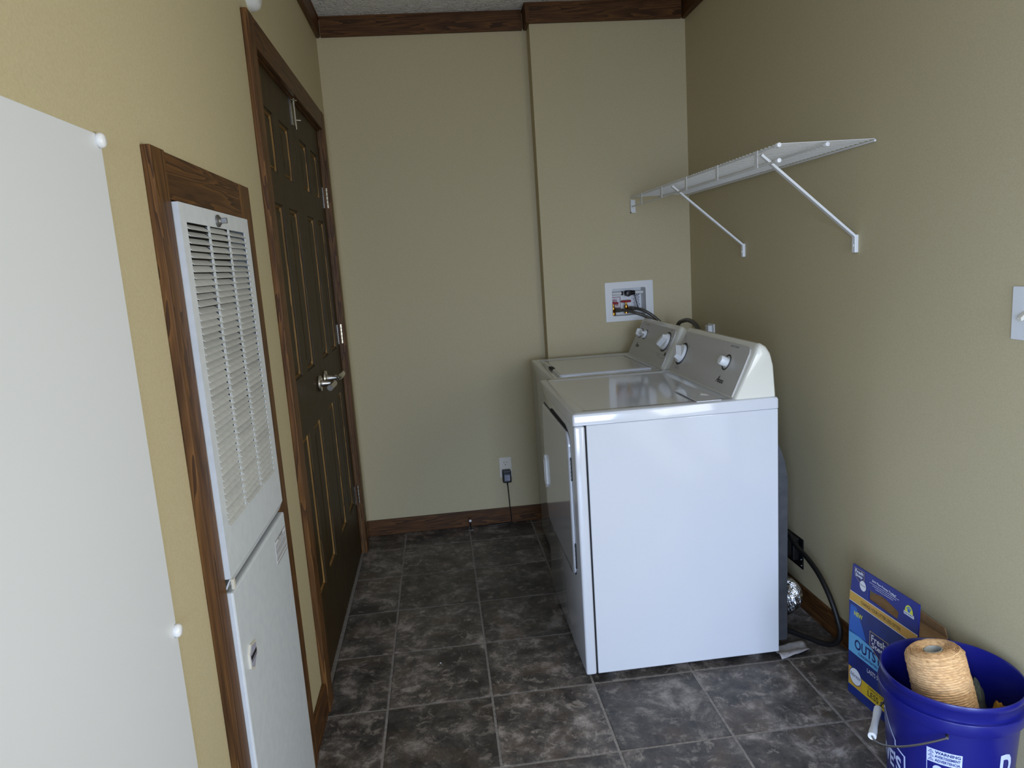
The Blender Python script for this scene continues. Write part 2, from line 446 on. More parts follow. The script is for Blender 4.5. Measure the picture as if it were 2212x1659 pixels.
# ------------------------------------------------------------------ double door
dr = bpy.data.objects.new('door_1', None); COL.objects.link(dr); dr.location = (XL, 1.03, 0); dr['kind'] = 'structure'
CX = XL + 0.018
def board(name, parent, x0, x1, y0, y1, z0, z1, m, bev=0.003):
    bm = BM(); box(bm, x0, x1, y0, y1, z0, z1, bev); return obj(name, bm, m, parent)
board('casing', dr, XL, CX, 0.352, 0.422, 0, 2.076, M['wood_z'])
board('casing', dr, XL, CX, 1.638, 1.70, 0, 2.076, M['wood_z'])
board('casing', dr, XL, CX - 0.001, 0.422, 1.638, 1.997, 2.076, M['wood_y'])
board('door_jamb', dr, XL - 0.10, XL - 0.0005, 0.421, 1.636, 1.992, 1.9995, M['wood_y'], 0)
board('door_jamb', dr, XL - 0.10, XL - 0.0005, 1.636, 1.640, 0, 2.0, M['wood_z'], 0)
FX = XL - 0.010   # door face
def leaf(y0, y1, side):
    z0, z1 = 0.012, 1.990
    st, mul = 0.092, 0.088
    pw = (y1 - y0 - 2 * st - mul) / 2
    cols = [(y0 + st, y0 + st + pw), (y1 - st - pw, y1 - st)]
    rows = [(0.285, 0.835), (1.03, 1.588), (1.685, 1.872)]
    holes = [(c[0], c[1], r[0], r[1]) for c in cols for r in rows]
    bm = BM()
    cells(bm, 'x', [y0, cols[0][0], cols[0][1], cols[1][0], cols[1][1], y1], [z0] + [z for r in rows for z in r] + [z1], holes, FX - 0.035, FX)
    lf = obj('door_leaf', bm, M['door'], dr)
    for h in holes:
        bm = BM()
        def lp(i, d): return [(FX - d, h[0] + i, h[2] + i), (FX - d, h[1] - i, h[2] + i), (FX - d, h[1] - i, h[3] - i), (FX - d, h[0] + i, h[3] - i)]
        ringsurf(bm, [lp(0, 0.0), lp(0.0015, 0.005), lp(0.007, 0.006), lp(0.009, 0.013), lp(0.017, 0.0135), lp(0.020, 0.009), lp(0.044, 0.004), lp(0.046, 0.004)])
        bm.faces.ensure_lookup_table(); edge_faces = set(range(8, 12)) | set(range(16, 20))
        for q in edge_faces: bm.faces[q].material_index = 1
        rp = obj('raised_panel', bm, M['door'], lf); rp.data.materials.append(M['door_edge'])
    # lever handle
    yr = y1 - 0.065 if side < 0 else y0 + 0.065
    d = -1 if side < 0 else 1
    bm = BM(); zl = 0.957
    lathe(bm, [(0.0, 0.0), (0.029, 0.0), (0.031, 0.004), (0.029, 0.010), (0.014, 0.012), (0.0115, 0.020), (0.0115, 0.058), (0.0, 0.060)], 24, (FX, yr, zl), (1, 0, 0))
    tube(bm, spline([(FX + 0.045, yr - d * 0.008, zl), (FX + 0.058, yr + d * 0.012, zl), (FX + 0.060, yr + d * 0.045, zl), (FX + 0.058, yr + d * 0.115, zl - 0.002)], 5), [0.0115] * 10 + [0.0115, 0.0105, 0.0105, 0.0105, 0.0105, 0.011], 12)
    obj('lever_handle', bm, M['chrome'], lf, True, 'satin metal lever handle')
    return lf
l1 = leaf(0.424, 1.0285, -1); l2 = leaf(1.0315, 1.636, 1)
for zz in (1.70, 1.085, 0.305):
    bm = BM()
    for k in range(5):
        tube(bm, [(XL + 0.003, 1.634, zz - 0.045 + k * 0.018 + 0.001), (XL + 0.003, 1.634, zz - 0.045 + k * 0.018 + 0.017)], 0.0065 if k % 2 == 0 else 0.006, 10)
    box(bm, FX, FX + 0.002, 1.606, 1.637, zz - 0.045, zz + 0.045)
    obj('hinge', bm, M['chrome'], l2, label='bright metal hinge')
bm = BM()
tube(bm, [(FX + 0.012, 1.022, 1.885), (FX + 0.012, 1.022, 1.993)], 0.004, 8)
box(bm, FX, FX + 0.004, 1.006, 1.027, 1.90, 1.992)
tube(bm, [(FX + 0.012, 1.022, 1.918), (FX + 0.03, 1.030, 1.918)], 0.0025, 8)
tube(bm, [(FX + 0.004, 1.000, 1.987), (FX + 0.022, 1.030, 1.987)], 0.0025, 8)
obj('slide_bolt', bm, M['chrome'], l1, label='thin metal slide bolt at the top of the leaf')

# ------------------------------------------------------------------ furnace closet panel
fu = thing('furnace_cabinet_panel', 'white louvered metal furnace cover with oak frame, set in the left wall', 'furnace', (XL, -0.18, 0))
F2 = XL + 0.016
bm = BM(); box(bm, XL, F2, -0.49, -0.426, 0, 1.585, 0.002); obj('frame_board', bm, M['wood_z'], fu, label='left oak stile with lit outer edge')
bm = BM(); box(bm, XL, F2, 0.046, 0.135, 0, 1.583, 0.002); obj('frame_board', bm, M['wood_z'], fu)
bm = BM(); box(bm, XL, F2 - 0.001, -0.426, 0.046, 1.503, 1.583, 0.002); obj('frame_board', bm, M['wood_y'], fu)
PX = XL + 0.026
bm = BM(); box(bm, XL - 0.10, XL - 0.02, FO[0] + 0.002, FO[1] - 0.002, FO[2] + 0.002, FO[3] - 0.002); obj('filter_backing', bm, M['filter'], fu)
CW, c0s = 0.124, (-0.393, -0.2585, -0.124)
PITCH, NR, ZT = 0.01273, 45, 1.466
holes = [(c, c + CW, ZT - NR * PITCH, ZT) for c in c0s]
ys = [-0.424] + [v for c in c0s for v in (c, c + CW)] + [0.042]
bm = BM(); cells(bm, 'x', ys, [0.800, ZT - NR * PITCH, ZT, 1.499], holes, PX - 0.002, PX)
box(bm, XL - 0.015, PX - 0.002, -0.424, -0.4215, 0.80, 1.499); box(bm, XL - 0.015, PX - 0.002, 0.0395, 0.042, 0.80, 1.499)
box(bm, XL - 0.015, PX - 0.002, -0.4215, 0.0395, 1.4965, 1.499)
prism(bm, [(PX - 0.002, -0.424, 0.801), (PX, -0.424, 0.801), (PX - 0.010, -0.424, 0.779), (PX - 0.013, -0.424, 0.780)], (0, 0.466, 0))
up = obj('upper_panel', bm, M['white_paint'], fu)
lv = BM()
xo, xi = PX + 0.0022, PX - 0.010
prism(lv, [(xo - PX, 0, -0.0066), (xo - PX + 0.0012, 0, -0.0060), (xi - PX + 0.0012, 0, 0.0052), (xi - PX, 0, 0.0046)], (0, CW, 0))
bmesh.ops.recalc_face_normals(lv, faces=lv.faces)
lme = bpy.data.meshes.new('louver'); lv.to_mesh(lme); lv.free(); lme.materials.append(M['louver'])
for c in c0s:
    for k in range(NR):
        o = bpy.data.objects.new('louver', lme); COL.objects.link(o); o.parent = up
        o.location = Vector((PX, c, ZT - (k + 0.5) * PITCH)) - Vector(fu.location)
        o.rotation_euler = (random.uniform(-0.006, 0.006), random.uniform(-0.14, 0.10), 0)
bm = BM(); lathe(bm, [(0, 0), (0.0125, 0), (0.0125, 0.004), (0.009, 0.006), (0.006, 0.009), (0.0, 0.009)], 20, (PX, -0.205, 1.4795), (1, 0, 0))
box(bm, PX + 0.006, PX + 0.020, -0.208, -0.202, 1.474, 1.485, 0.001)
obj('thumb_latch', bm, M['steel'], up, label='small grey metal thumb latch')
bm = BM(); box(bm, XL - 0.015, PX, -0.424, 0.042, 0.032, 0.772, 0.004); lp_ = obj('lower_panel', bm, M['white_paint'], fu)
bm = BM(); box(bm, PX - 0.002, PX + 0.004, -0.422, -0.412, 0.778, 0.798, 0.001); obj('corner_clip', bm, M['almond'], up)
# badge: flattened hexagonal almond frame with grey insert and a dark mark
def fpx(y, z, d): return Vector((PX + d, y, z))
hexo = [(-0.388, 0.592), (-0.388, 0.622), (-0.372, 0.636), (-0.338, 0.628), (-0.338, 0.604), (-0.366, 0.580)]
bm = BM(); prism(bm, [fpx(a, b, 0) for a, b in hexo], (0.004, 0, 0)); bd = obj('badge', bm, M['almond'], lp_, label='small almond plastic maker badge')
bd_c = (-0.363, 0.609)
bm = BM(); prism(bm, [fpx(bd_c[0] + (a - bd_c[0]) * 0.86, bd_c[1] + (b - bd_c[1]) * 0.86, 0.004) for a, b in hexo], (0.0006, 0, 0))
for a, b, c, dd in ((-0.382, -0.344, 0.606, 0.614), (-0.382, -0.344, 0.6015, 0.6030)):
    pass
obj('badge_insert', bm, M['badge_grey'], lp_)
bm = BM(); box(bm, PX + 0.0046, PX + 0.0050, -0.383, -0.343, 0.607, 0.615); box(bm, PX + 0.0046, PX + 0.0050, -0.381, -0.343, 0.6025, 0.6040)
prism(bm, [(PX + 0.0046, -0.383, 0.607), (PX + 0.0046, -0.379, 0.607), (PX + 0.0046, -0.384, 0.620)], (0.0004, 0, 0))
obj('badge_mark', bm, M['badge_ink'], lp_)
bm = BM(); box(bm, PX, PX + 0.0004, -0.082, 0.032, 0.680, 0.738); obj('notice_label', bm, M['paper'], lp_, label='white printed notice with fine black lines')
bm = BM()
for z in (0.737, 0.681): box(bm, PX + 0.0004, PX + 0.0006, -0.081, 0.031, z - 0.0009, z + 0.0009)
for k, z in enumerate((0.726, 0.7215, 0.714, 0.7105, 0.707, 0.7035, 0.695, 0.6915, 0.688)):
    y = -0.079
    while y < 0.026:
        wd = random.uniform(0.004, 0.012); box(bm, PX + 0.0004, PX + 0.0006, y, min(y + wd, 0.029), z - 0.0010, z + 0.0006); y += wd + 0.002
box(bm, PX + 0.0004, PX + 0.0006, -0.081, 0.031, 0.7178, 0.7184); box(bm, PX + 0.0004, PX + 0.0006, -0.081, 0.031, 0.6990, 0.6996)
ob = obj('notice_lines', bm, M['grey_ink'], lp_, kind='stuff')
bm = text_bm('NOTICE', 0.05, 0.0065, lambda u, v, d: Vector((PX + d, -0.05 + u, 0.729 + v)), 0.0006, 0.02); obj('notice_heading', bm, M['ink'], lp_)

# ------------------------------------------------------------------ white board on the left wall with clips
wb = thing('white_panel', 'large white panel mounted flat on the left wall beside the furnace cover', 'panel', (XL, -1.2, 0.25))
bm = BM(); box(bm, XL, XL + 0.004, -1.80, -0.642, 0.25, 1.572, 0.0008); obj('board', bm, M['board'], wb)
for y, z in ((-0.650, 1.563), (-0.648, 0.818)):
    bm = BM(); lathe(bm, [(0.0, 0.0), (0.0095, 0.0), (0.0108, 0.003), (0.0100, 0.0065), (0.007, 0.009), (0.0, 0.0096)], 20, (XL + 0.004, y, z), (1, 0, 0.0))
    obj('mounting_knob', bm, M['knob'], wb, True, 'glossy white round mounting knob')
# round white device above the casing
bm = BM(); lathe(bm, [(0.0, 0.0), (0.062, 0.0), (0.062, 0.012), (0.056, 0.024), (0.045, 0.03), (0.0, 0.032)], 32, (XL, 0.475, 2.168), (1, 0, 0))
tag(obj('wall_detector', bm, M['white_plastic'], None, True), 'round white detector on left wall just above the door casing', 'detector')

# ------------------------------------------------------------------ dryer (near) and washer (far)
def face_frame(p0, ytop):
    """console face: u runs toward -y, v up the slope, d out of the face"""
    up_ = Vector((0.4363, 0, 0.8998)); nr = Vector((-0.8998, 0, 0.4363)); p0 = Vector(p0)
    return lambda u, v, d: p0 + Vector((0, -u, 0)) + up_ * v + nr * d
PROF = [(1.1555, 0.0), (1.1635, 0.016), (1.1803, 0.050), (1.2084, 0.108), (1.2287, 0.150), (1.2347, 0.161), (1.2410, 0.168), (1.250, 0.1685), (1.264, 0.160), (1.277, 0.140), (1.286, 0.105), (1.294, 0.0)]
FACEP = [(1.155, 0.0), (1.2335, 0.1625)]
def console(parent, y0, y1, zb, label_cap):
    # body: lofted sections along y, rounded at both ends
    def sec(y, s, inset):
        cx = 1.225
        return [(cx + (x - cx) * (1 - inset), y, zb + z * s) for x, z in PROF]
    stations = [(y0, 0.90, 0.10), (y0 + 0.003, 0.95, 0.05), (y0 + 0.010, 0.985, 0.015), (y0 + 0.022, 1.0, 0.0)]
    stations2 = [(y1 - 0.022, 1.0, 0.0), (y1 - 0.010, 0.985, 0.015), (y1 - 0.003, 0.95, 0.05), (y1, 0.90, 0.10)]
    n = len(PROF)
    def loft(st, c0, c1):
        bm = BM(); R = [[bm.verts.new(Vector(p)) for p in sec(*s)] for s in st]
        for a, b in zip(R, R[1:]):
            for k in range(n): bm.faces.new((a[k], a[(k + 1) % n], b[(k + 1) % n], b[k]))
        if c0: bm.faces.new(R[0])
        if c1: bm.faces.new(R[-1][::-1])
        return bm
    obj('console_end_cap', loft(stations, True, False), M['white_enamel'], parent, True, label_cap)
    obj('console_end_cap', loft(stations2, False, True), M['white_enamel'], parent, True)
    obj('console_body', loft([(y0 + 0.022, 1, 0), (y1 - 0.022, 1, 0)], True, True), M['white_enamel'], parent, True)
    # grey control face lying on the slope, rounded upper corners
    f = face_frame((1.1535, y1, zb), 0)
    wd = y1 - y0
    o = [(0.012, 0.006), (wd - 0.018, 0.006), (wd - 0.022, 0.10), (wd - 0.026, 0.152), (wd - 0.034, 0.166), (wd - 0.05, 0.172), (0.05, 0.172), (0.034, 0.166), (0.024, 0.150), (0.018, 0.10)]
    bm = BM(); prism(bm, [f(a, b, -0.006) for a, b in o], f(0, 0, 0.0025) - f(0, 0, -0.006))
    cf = obj('control_face', bm, M['grey_plastic'], parent)
    return f, cf
def arc_ring(bm, f, cu, cv, r0, r1, a0, a1, d, n=24):
    for k in range(n):
        t0, t1 = a0 + (a1 - a0) * k / n, a0 + (a1 - a0) * (k + 1) / n
        sheet(bm, [f(cu + r0 * math.cos(t0), cv + r0 * math.sin(t0), d), f(cu + r1 * math.cos(t0), cv + r1 * math.sin(t0), d), f(cu + r1 * math.cos(t1), cv + r1 * math.sin(t1), d), f(cu + r0 * math.cos(t1), cv + r0 * math.sin(t1), d)])
    return bm
D0 = 0.0028
def dial(f, cf, cu, cv, r, grip_ang, depth=0.030):
    nr = (f(0, 0, 1) - f(0, 0, 0)); c = f(cu, cv, D0)
    bm = BM(); arc_ring(bm, f, cu, cv, r * 1.02, r * 1.24, 0, 2 * PI, D0 + 0.0004, 40); obj('dial_ring', bm, M['ink'], cf, label='printed dark ring')
    bm = BM()
    lathe(bm, [(0.0, 0.0), (r, 0.0), (r, 0.006), (r * 0.93, 0.010), (0.0, 0.010)], 36, c, nr)
    ca, sa = math.cos(grip_ang), math.sin(grip_ang)
    gw = r * 0.30
    def g(a, b, d): return f(cu + a * ca - b * sa, cv + a * sa + b * ca, D0 + d)
    lo = [g(-r * 0.9, -gw, 0.009), g(r * 0.9, -gw, 0.009), g(r * 0.9, gw, 0.009), g(-r * 0.9, gw, 0.009)]
    hi = [g(-r * 0.72, -gw * 0.72, depth), g(r * 0.72, -gw * 0.72, depth), g(r * 0.72, gw * 0.72, depth), g(-r * 0.72, gw * 0.72, depth)]
    ringsurf(bm, [lo, hi])
    return obj('dial', bm, M['white_plastic'], cf)
def markings(f, cf, spots):
    bm = BM()
    for (u, v, l, h) in spots: sheet(bm, [f(u, v, D0 + 0.0004), f(u + l, v, D0 + 0.0004), f(u + l, v + h, D0 + 0.0004), f(u, v + h, D0 + 0.0004)])
    obj('dial_markings', bm, M['grey_ink'], cf, kind='stuff')
def script_logo(f, cf, u, v, w_, h_):
    bm = text_bm('mana', w_ * 0.74, h_ * 0.52, lambda a, b, d: f(u + w_ * 0.26 + a, v + b, d), D0 + 0.0005, 0.015, 0.3)
    text_bm('A', w_ * 0.36, h_, lambda a, b, d: f(u + a, v + b * 1.0, d), D0 + 0.0006, 0.01, 0.45, bm)
    obj('maker_script', bm, M['ink'], cf, label='dark slanted script lettering')

def top_panel(bm, x0, x1, y0, y1, z0, z1, ix0, ix1, iy0, iy1):
    """rounded top with a shallow recessed field"""
    def lp(a0, a1, b0, b1, r, z): return [(p[0], p[1], z) for p in rrect(a0, a1, b0, b1, r, 4)]
    R = [lp(x0, x1, y0, y1, 0.008, z0), lp(x0, x1, y0, y1, 0.008, z1 - 0.009), lp(x0 + 0.0025, x1 - 0.0025, y0 + 0.0025, y1 - 0.0025, 0.008, z1 - 0.003), lp(x0 + 0.009, x1 - 0.009, y0 + 0.009, y1 - 0.009, 0.008, z1),
         lp(ix0, ix1, iy0, iy1, 0.014, z1), lp(ix0 + 0.004, ix1 - 0.004, iy0 + 0.004, iy1 - 0.004, 0.012, z1 - 0.0025), lp(ix0 + 0.010, ix1 - 0.010, iy0 + 0.010, iy1 - 0.010, 0.010, z1 - 0.0025)]
    ringsurf(bm, R)
    bm.faces.new([bm.verts.new(Vector(p)) for p in R[0]][::-1]); return bm

def feet(parent, spots, h=0.02):
    for x, y in spots:
        bm = BM(); lathe(bm, [(0.013, 0.0), (0.019, 0.006), (0.021, h + 0.004)], 12, (x, y, 0), (0, 0, 1), True, True)
        obj('foot', bm, M['white_plastic'], parent)

DY0, DY1, DX, DXB = 0.345, 1.033, 0.642, 1.296
dy = thing('clothes_dryer', 'white front-loading clothes dryer nearest the camera, with grey control console', 'dryer', (0.97, 0.69, 0))
bm = BM(); box(bm, 0.681, DXB, DY0 + 0.0015, DY1, 0.022, 0.851, 0.003); obj('cabinet', bm, M['appliance'], dy)
bm = BM(); box(bm, 0.676, 0.682, DY0 + 0.004, DY1 - 0.002, 0.024, 0.851); obj('seam_gap', bm, M['dark_gap'], dy)
bm = BM(); box(bm, DX, 0.6765, DY0, DY1, 0.020, 0.850, 0.007, 3); obj('front_panel', bm, M['appliance'], dy, True)
bm = BM(); top_panel(bm, DX - 0.003, DXB + 0.001, DY0 - 0.003, DY1 + 0.002, 0.853, 0.890, 0.685, 1.125, 0.385, 0.985); dtop = obj('top', bm, M['appliance'], dy, True)
# door on the front, rounded corners, dark finger gap at the top edge
def fdx(y, z, d): return Vector((DX - d, y, z))
o2 = rrect(0.422, 0.985, 0.325, 0.812, 0.045, 6)
cyd, czd = 0.7035, 0.5685
def grow(pts, g): return [(cyd + (a - cyd) * (1 + g / 0.28), czd + (b - czd) * (1 + g / 0.243)) for a, b in pts]
bm = BM(); ringsurf(bm, [[fdx(a, b, 0.0) for a, b in grow(o2, 0.004)], [fdx(a, b, 0.0003) for a, b in grow(o2, 0.0)]]); obj('door_gap', bm, M['dark_gap'], dy)
bm = BM(); ringsurf(bm, [[fdx(a, b, 0.0) for a, b in o2], [fdx(a, b, 0.006) for a, b in o2], [fdx(a, b, 0.0085) for a, b in grow(o2, -0.003)], [fdx(a, b, 0.0085) for a, b in grow(o2, -0.02)]])
dd = obj('door', bm, M['appliance'], dy, True)
bm = BM(); prism(bm, [fdx(0.45, 0.813, 0.001), fdx(0.80, 0.813, 0.001), fdx(0.77, 0.826, 0.001), fdx(0.49, 0.826, 0.001)], (-0.002, 0, 0)); obj('vent_slot', bm, M['dark_gap'], dy)
# recessed pull
hy, hz, hw, hh = 0.935, 0.543, 0.026, 0.066
ho = [(hy - hw * 0.25, hz - hh), (hy + hw * 0.25, hz - hh), (hy + hw, hz - hh * 0.72), (hy + hw, hz + hh * 0.72), (hy + hw * 0.25, hz + hh), (hy - hw * 0.25, hz + hh), (hy - hw, hz + hh * 0.72), (hy - hw, hz - hh * 0.72)]
def sc(pts, s): return [(hy + (a - hy) * s, hz + (b - hz) * (0.5 + 0.5 * s)) for a, b in pts]
bm = BM(); ringsurf(bm, [[fdx(a, b, 0.0085) for a, b in ho], [fdx(a, b, 0.016) for a, b in sc(ho, 0.95)], [fdx(a, b, 0.016) for a, b in sc(ho, 0.72)], [fdx(a, b, 0.010) for a, b in sc(ho, 0.62)]])
obj('pull_handle', bm, M['white_plastic'], dd, label='white recessed pull handle')
bm = BM()
for k in range(6): box(bm, DX - 0.0125, DX - 0.0100, hy - 0.015, hy + 0.006, hz - 0.042 + k * 0.016, hz - 0.038 + k * 0.016)
obj('grip_rib', bm, M['badge_grey'], dd)
for z0, z1 in ((0.658, 0.734), (0.36, 0.445)):
    bm = BM(); box(bm, DX - 0.004, DX - 0.0002, 0.411, 0.420, z0, z1, 0.001); obj('hinge_plate', bm, M['black'], dy, label='dark door hinge')
    bm = BM()
    for k in range(5): box(bm, DX - 0.0050, DX - 0.0040, 0.413, 0.418, z0 + 0.006 + k * (z1 - z0 - 0.01) / 5, z0 + 0.006 + (k + 0.7) * (z1 - z0 - 0.01) / 5)
    obj('hinge_knuckle', bm, M['chrome'], dy)
# lint screen cover on the top
bm = BM(); box(bm, 1.038, 1.118, 0.361, 0.572, 0.8902, 0.8925, 0.0008); lc = obj('lint_cover', bm, M['appliance'], dy)
bm = BM(); tri = [(1.082, 0.455), (1.108, 0.435), (1.100, 0.512)]
ringsurf(bm, [[(a, b, 0.8926) for a, b in tri], [((a - 1.097) * 0.5 + 1.097, (b - 0.467) * 0.5 + 0.467, 0.8952) for a, b in tri]]); obj('pull_mark', bm, M['white_plastic'], lc)
f, cf = console(dy, 0.352, 0.990, 0.890, 'white rounded end of the console')
# u = y1 - y
dial(f, cf, 0.072, 0.083, 0.037, 2.5)
markings(f, cf, [(0.055 + random.uniform(-0.02, 0.04), 0.135 + k * 0.006, random.uniform(0.006, 0.014), 0.0016) for k in range(4)] +
         [(0.108, 0.120 - k * 0.007, 0.012, 0.0016) for k in range(4)] + [(0.025, 0.035 + k * 0.006, 0.010, 0.0016) for k in range(4)] + [(0.060 + 0.016 * (k % 3), 0.030 - 0.006 * (k // 3), 0.011, 0.0016) for k in range(6)])
bm = BM(); arc_ring(bm, f, 0.484, 0.104, 0.0225, 0.028, 0, 2 * PI, D0 + 0.0004, 36); obj('button_ring', bm, M['ink'], cf, label='printed dark ring')
bm = BM(); lathe(bm, [(0.0, 0.0), (0.0165, 0.0), (0.0165, 0.020), (0.0145, 0.026), (0.0, 0.027)], 24, f(0.484, 0.104, D0), f(0, 0, 1) - f(0, 0, 0)); obj('start_button', bm, M['white_plastic'], cf, True)
script_logo(f, cf, 0.462, 0.032, 0.058, 0.024)
bm = text_bm('PUSH TO START', 0.062, 0.0065, lambda a, b, d: f(0.466 + a, 0.158 + b, d), D0 + 0.0005); obj('start_lettering', bm, M['grey_ink'], cf)
feet(dy, [(0.735, 0.40), (1.235, 0.40), (0.735, 0.98), (1.235, 0.98)])
bm = BM(); prism(bm, [(DXB, 0.395, 0.03), (1.352, 0.395, 0.03), (1.352, 0.395, 0.60), (1.346, 0.395, 0.655), (1.325, 0.395, 0.715), (DXB, 0.395, 0.745)], (0, 0.60, 0)); bmesh.ops.bevel(bm, geom=list(bm.edges), offset=0.004, segments=2, affect='EDGES'); obj('rear_cover', bm, M['gal'], dy, True, 'grey metal bulge on the back')

WY0, WY1, WX = 1.047, 1.668, 0.694
ws = thing('washing_machine', 'white top-loading washing machine against the back wall, behind the dryer', 'washer', (0.99, 1.36, 0))
bm = BM(); box(bm, WX, 1.296, WY0, WY1, 0.024, 0.850, 0.005, 3); obj('cabinet', bm, M['appliance'], ws, True)
def lidloop(z, i): return [(p[0], p[1], z) for p in rrect(0.732 + i, 1.125 - i, 1.105 + i, 1.535 - i, 0.012, 4)]
bm = BM(); top_panel(bm, WX - 0.003, 1.297, WY0 - 0.002, WY1 + 0.002, 0.853, 0.886, 0.722, 1.140, 1.085, 1.615); obj('top', bm, M['appliance'], ws, True)
bm = BM(); ringsurf(bm, [lidloop(0.8838, 0), lidloop(0.888, 0.0), lidloop(0.8905, 0.003), lidloop(0.8905, 0.02)]); ld = obj('lid', bm, M['appliance'], ws, True)
bm = BM(); prism(bm, [(0.7315, 1.275, 0.8842), (0.7315, 1.375, 0.8842), (0.748, 1.355, 0.8842), (0.748, 1.295, 0.8842)], (0, 0, 0.0068)); obj('lid_notch', bm, M['dark_gap'], ws, label='dark finger notch of the lid')
f, cf = console(ws, 1.058, 1.600, 0.886, None)
dial(f, cf, 0.452, 0.112, 0.036, 0.75)
for uu, ga in ((0.078, 1.9), (0.150, 0.3)):
    dial(f, cf, uu, 0.116, 0.0195, ga, 0.024)
bm = BM(); n_ = f(0, 0, 1) - f(0, 0, 0); arc_ring(bm, f, 0.502, 0.062, 0.0, 0.0085, 0, 2 * PI, D0 + 0.0006, 20); obj('status_window', bm, M['ink'], cf)
bm = BM()
for k in range(7): arc_ring(bm, f, 0.408 + k * 0.0115, 0.055, 0.0, 0.0018, 0, 2 * PI, D0 + 0.0006, 8)
obj('indicator_dots', bm, M['ink'], cf, kind='stuff')
script_logo(f, cf, 0.076, 0.050, 0.050, 0.022)
markings(f, cf, [(0.10, 0.162, 0.018, 0.0022), (0.124, 0.162, 0.030, 0.0022), (0.126, 0.155, 0.012, 0.0018), (0.055, 0.148, 0.010, 0.0016), (0.155, 0.145, 0.008, 0.0016), (0.168, 0.135, 0.008, 0.0016), (0.455, 0.163, 0.020, 0.002), (0.505, 0.140, 0.009, 0.0016),
    (0.505, 0.122, 0.009, 0.0016), (0.405, 0.158, 0.008, 0.002), (0.40, 0.128, 0.009, 0.0022), (0.405, 0.073, 0.010, 0.0016), (0.43, 0.066, 0.012, 0.0016), (0.462, 0.070, 0.012, 0.0016), (0.49, 0.084, 0.016, 0.0022), (0.39, 0.054, 0.012, 0.0016), (0.41, 0.045, 0.045, 0.0014), (0.45, 0.039, 0.025, 0.0014), (0.48, 0.043, 0.02, 0.0018)])
feet(ws, [(0.75, 1.11), (1.24, 1.11), (0.75, 1.60), (1.24, 1.60)], 0.024)

# ------------------------------------------------------------------ water supply box in the chase
wx = thing('water_supply_box', 'white recessed washer supply box in the back wall above the washing machine', 'supply box', (1.218, YC, 1.03))
def fy(x, z, d): return Vector((x, YC - d, z))
ou = rrect(1.096, 1.342, 1.032, 1.228, 0.004, 2); inn = rrect(1.131, 1.304, 1.059, 1.195, 0.008, 2)
bm = BM(); prism_hole(bm, ou, inn, fy, 0.006); obj('face_frame', bm, M['white_plastic'], wx)
bm = BM()
x0, x1, z0, z1, yb_ = 1.1295, 1.3055, 1.0575, 1.1965, YC + 0.085
for q in (((x0, yb_, z0), (x1, yb_, z0), (x1, yb_, z1), (x0, yb_, z1)), ((x0, YC, z0), (x1, YC, z0), (x1, yb_, z0), (x0, yb_, z0)), ((x0, YC, z1), (x1, YC, z1), (x1, yb_, z1), (x0, yb_, z1)),
          ((x0, YC, z0), (x0, yb_, z0), (x0, yb_, z1), (x0, YC, z1)), ((x1, YC, z0), (x1, yb_, z0), (x1, yb_, z1), (x1, YC, z1))): sheet(bm, q)
obj('recess', bm, M['white_plastic'], wx)
YP = YC + 0.045
bm = BM(); tube(bm, [(1.131, YP, 1.169), (1.200, YP, 1.169)], 0.0085, 14); tube(bm, [(1.262, YP, 1.169), (1.304, YP, 1.169)], 0.0085, 14); obj('drain_pipe', bm, M['pvc'], wx, True)
bm = BM(); tube(bm, [(1.191, YP, 1.169), (1.199, YP, 1.169)], 0.0105, 14); tube(bm, [(1.209, YP, 1.167), (1.216, YP, 1.168), (1.235, YP, 1.168), (1.258, YP, 1.169), (1.262, YP, 1.169)], [0.011, 0.014, 0.014, 0.0105, 0.0105], 14)
lathe(bm, [(0.0, -0.012), (0.013, -0.010), (0.016, 0.0), (0.013, 0.010), (0.0, 0.012)], 16, (1.226, YP - 0.01, 1.166), (0, 1, 0))
obj('shutoff_valve', bm, M['black'], wx, True, 'black valve body on the white pipe')
bm = BM(); tube(bm, spline([(1.256, YP - 0.012, 1.162), (1.262, YP - 0.014, 1.135), (1.268, YP - 0.018, 1.105), (1.276, YP - 0.024, 1.082)], 5), 0.0022, 8); obj('valve_cord', bm, M['black'], wx)
YW = yb_ - 0.001
bm = BM(); box(bm, 1.131, 1.196, YW - 0.0006, YW, 1.075, 1.150); sg = obj('shutoff_sign', bm, M['paper'], wx, label='white sign with red border and red capitals')
bm = BM()
for r in ((1.131, 1.196, 1.1475, 1.150), (1.1935, 1.196, 1.075, 1.150)): box(bm, r[0], r[1], YW - 0.001, YW - 0.0006, r[2], r[3])
for k, (t, wd) in enumerate((('MAIN', 0.042), ('WATER', 0.052), ('SHUTOFF', 0.058))):
    text_bm(t, wd, 0.016, lambda u, v, d, k=k: Vector((1.134 + u, YW - d, 1.124 - k * 0.0215 + v)), 0.0011, 0.02, 0, bm)
obj('sign_lettering', bm, M['red'], sg)
bm = BM(); box(bm, 1.252, 1.301, YW - 0.0006, YW, 1.078, 1.163); lb = obj('instruction_label', bm, M['paper'], wx)
bm = BM()
for k in range(10):
    x = 1.262 + (k % 3) * 0.003
    while x < 1.292: wd = random.uniform(0.004, 0.011); box(bm, x, min(x + wd, 1.297), YW - 0.0009, YW - 0.0006, 1.154 - k * 0.0068, 1.157 - k * 0.0068 + (0.0012 if k < 2 else 0)); x += wd + 0.002
obj('label_lines', bm, M['ink'], lb, kind='stuff')
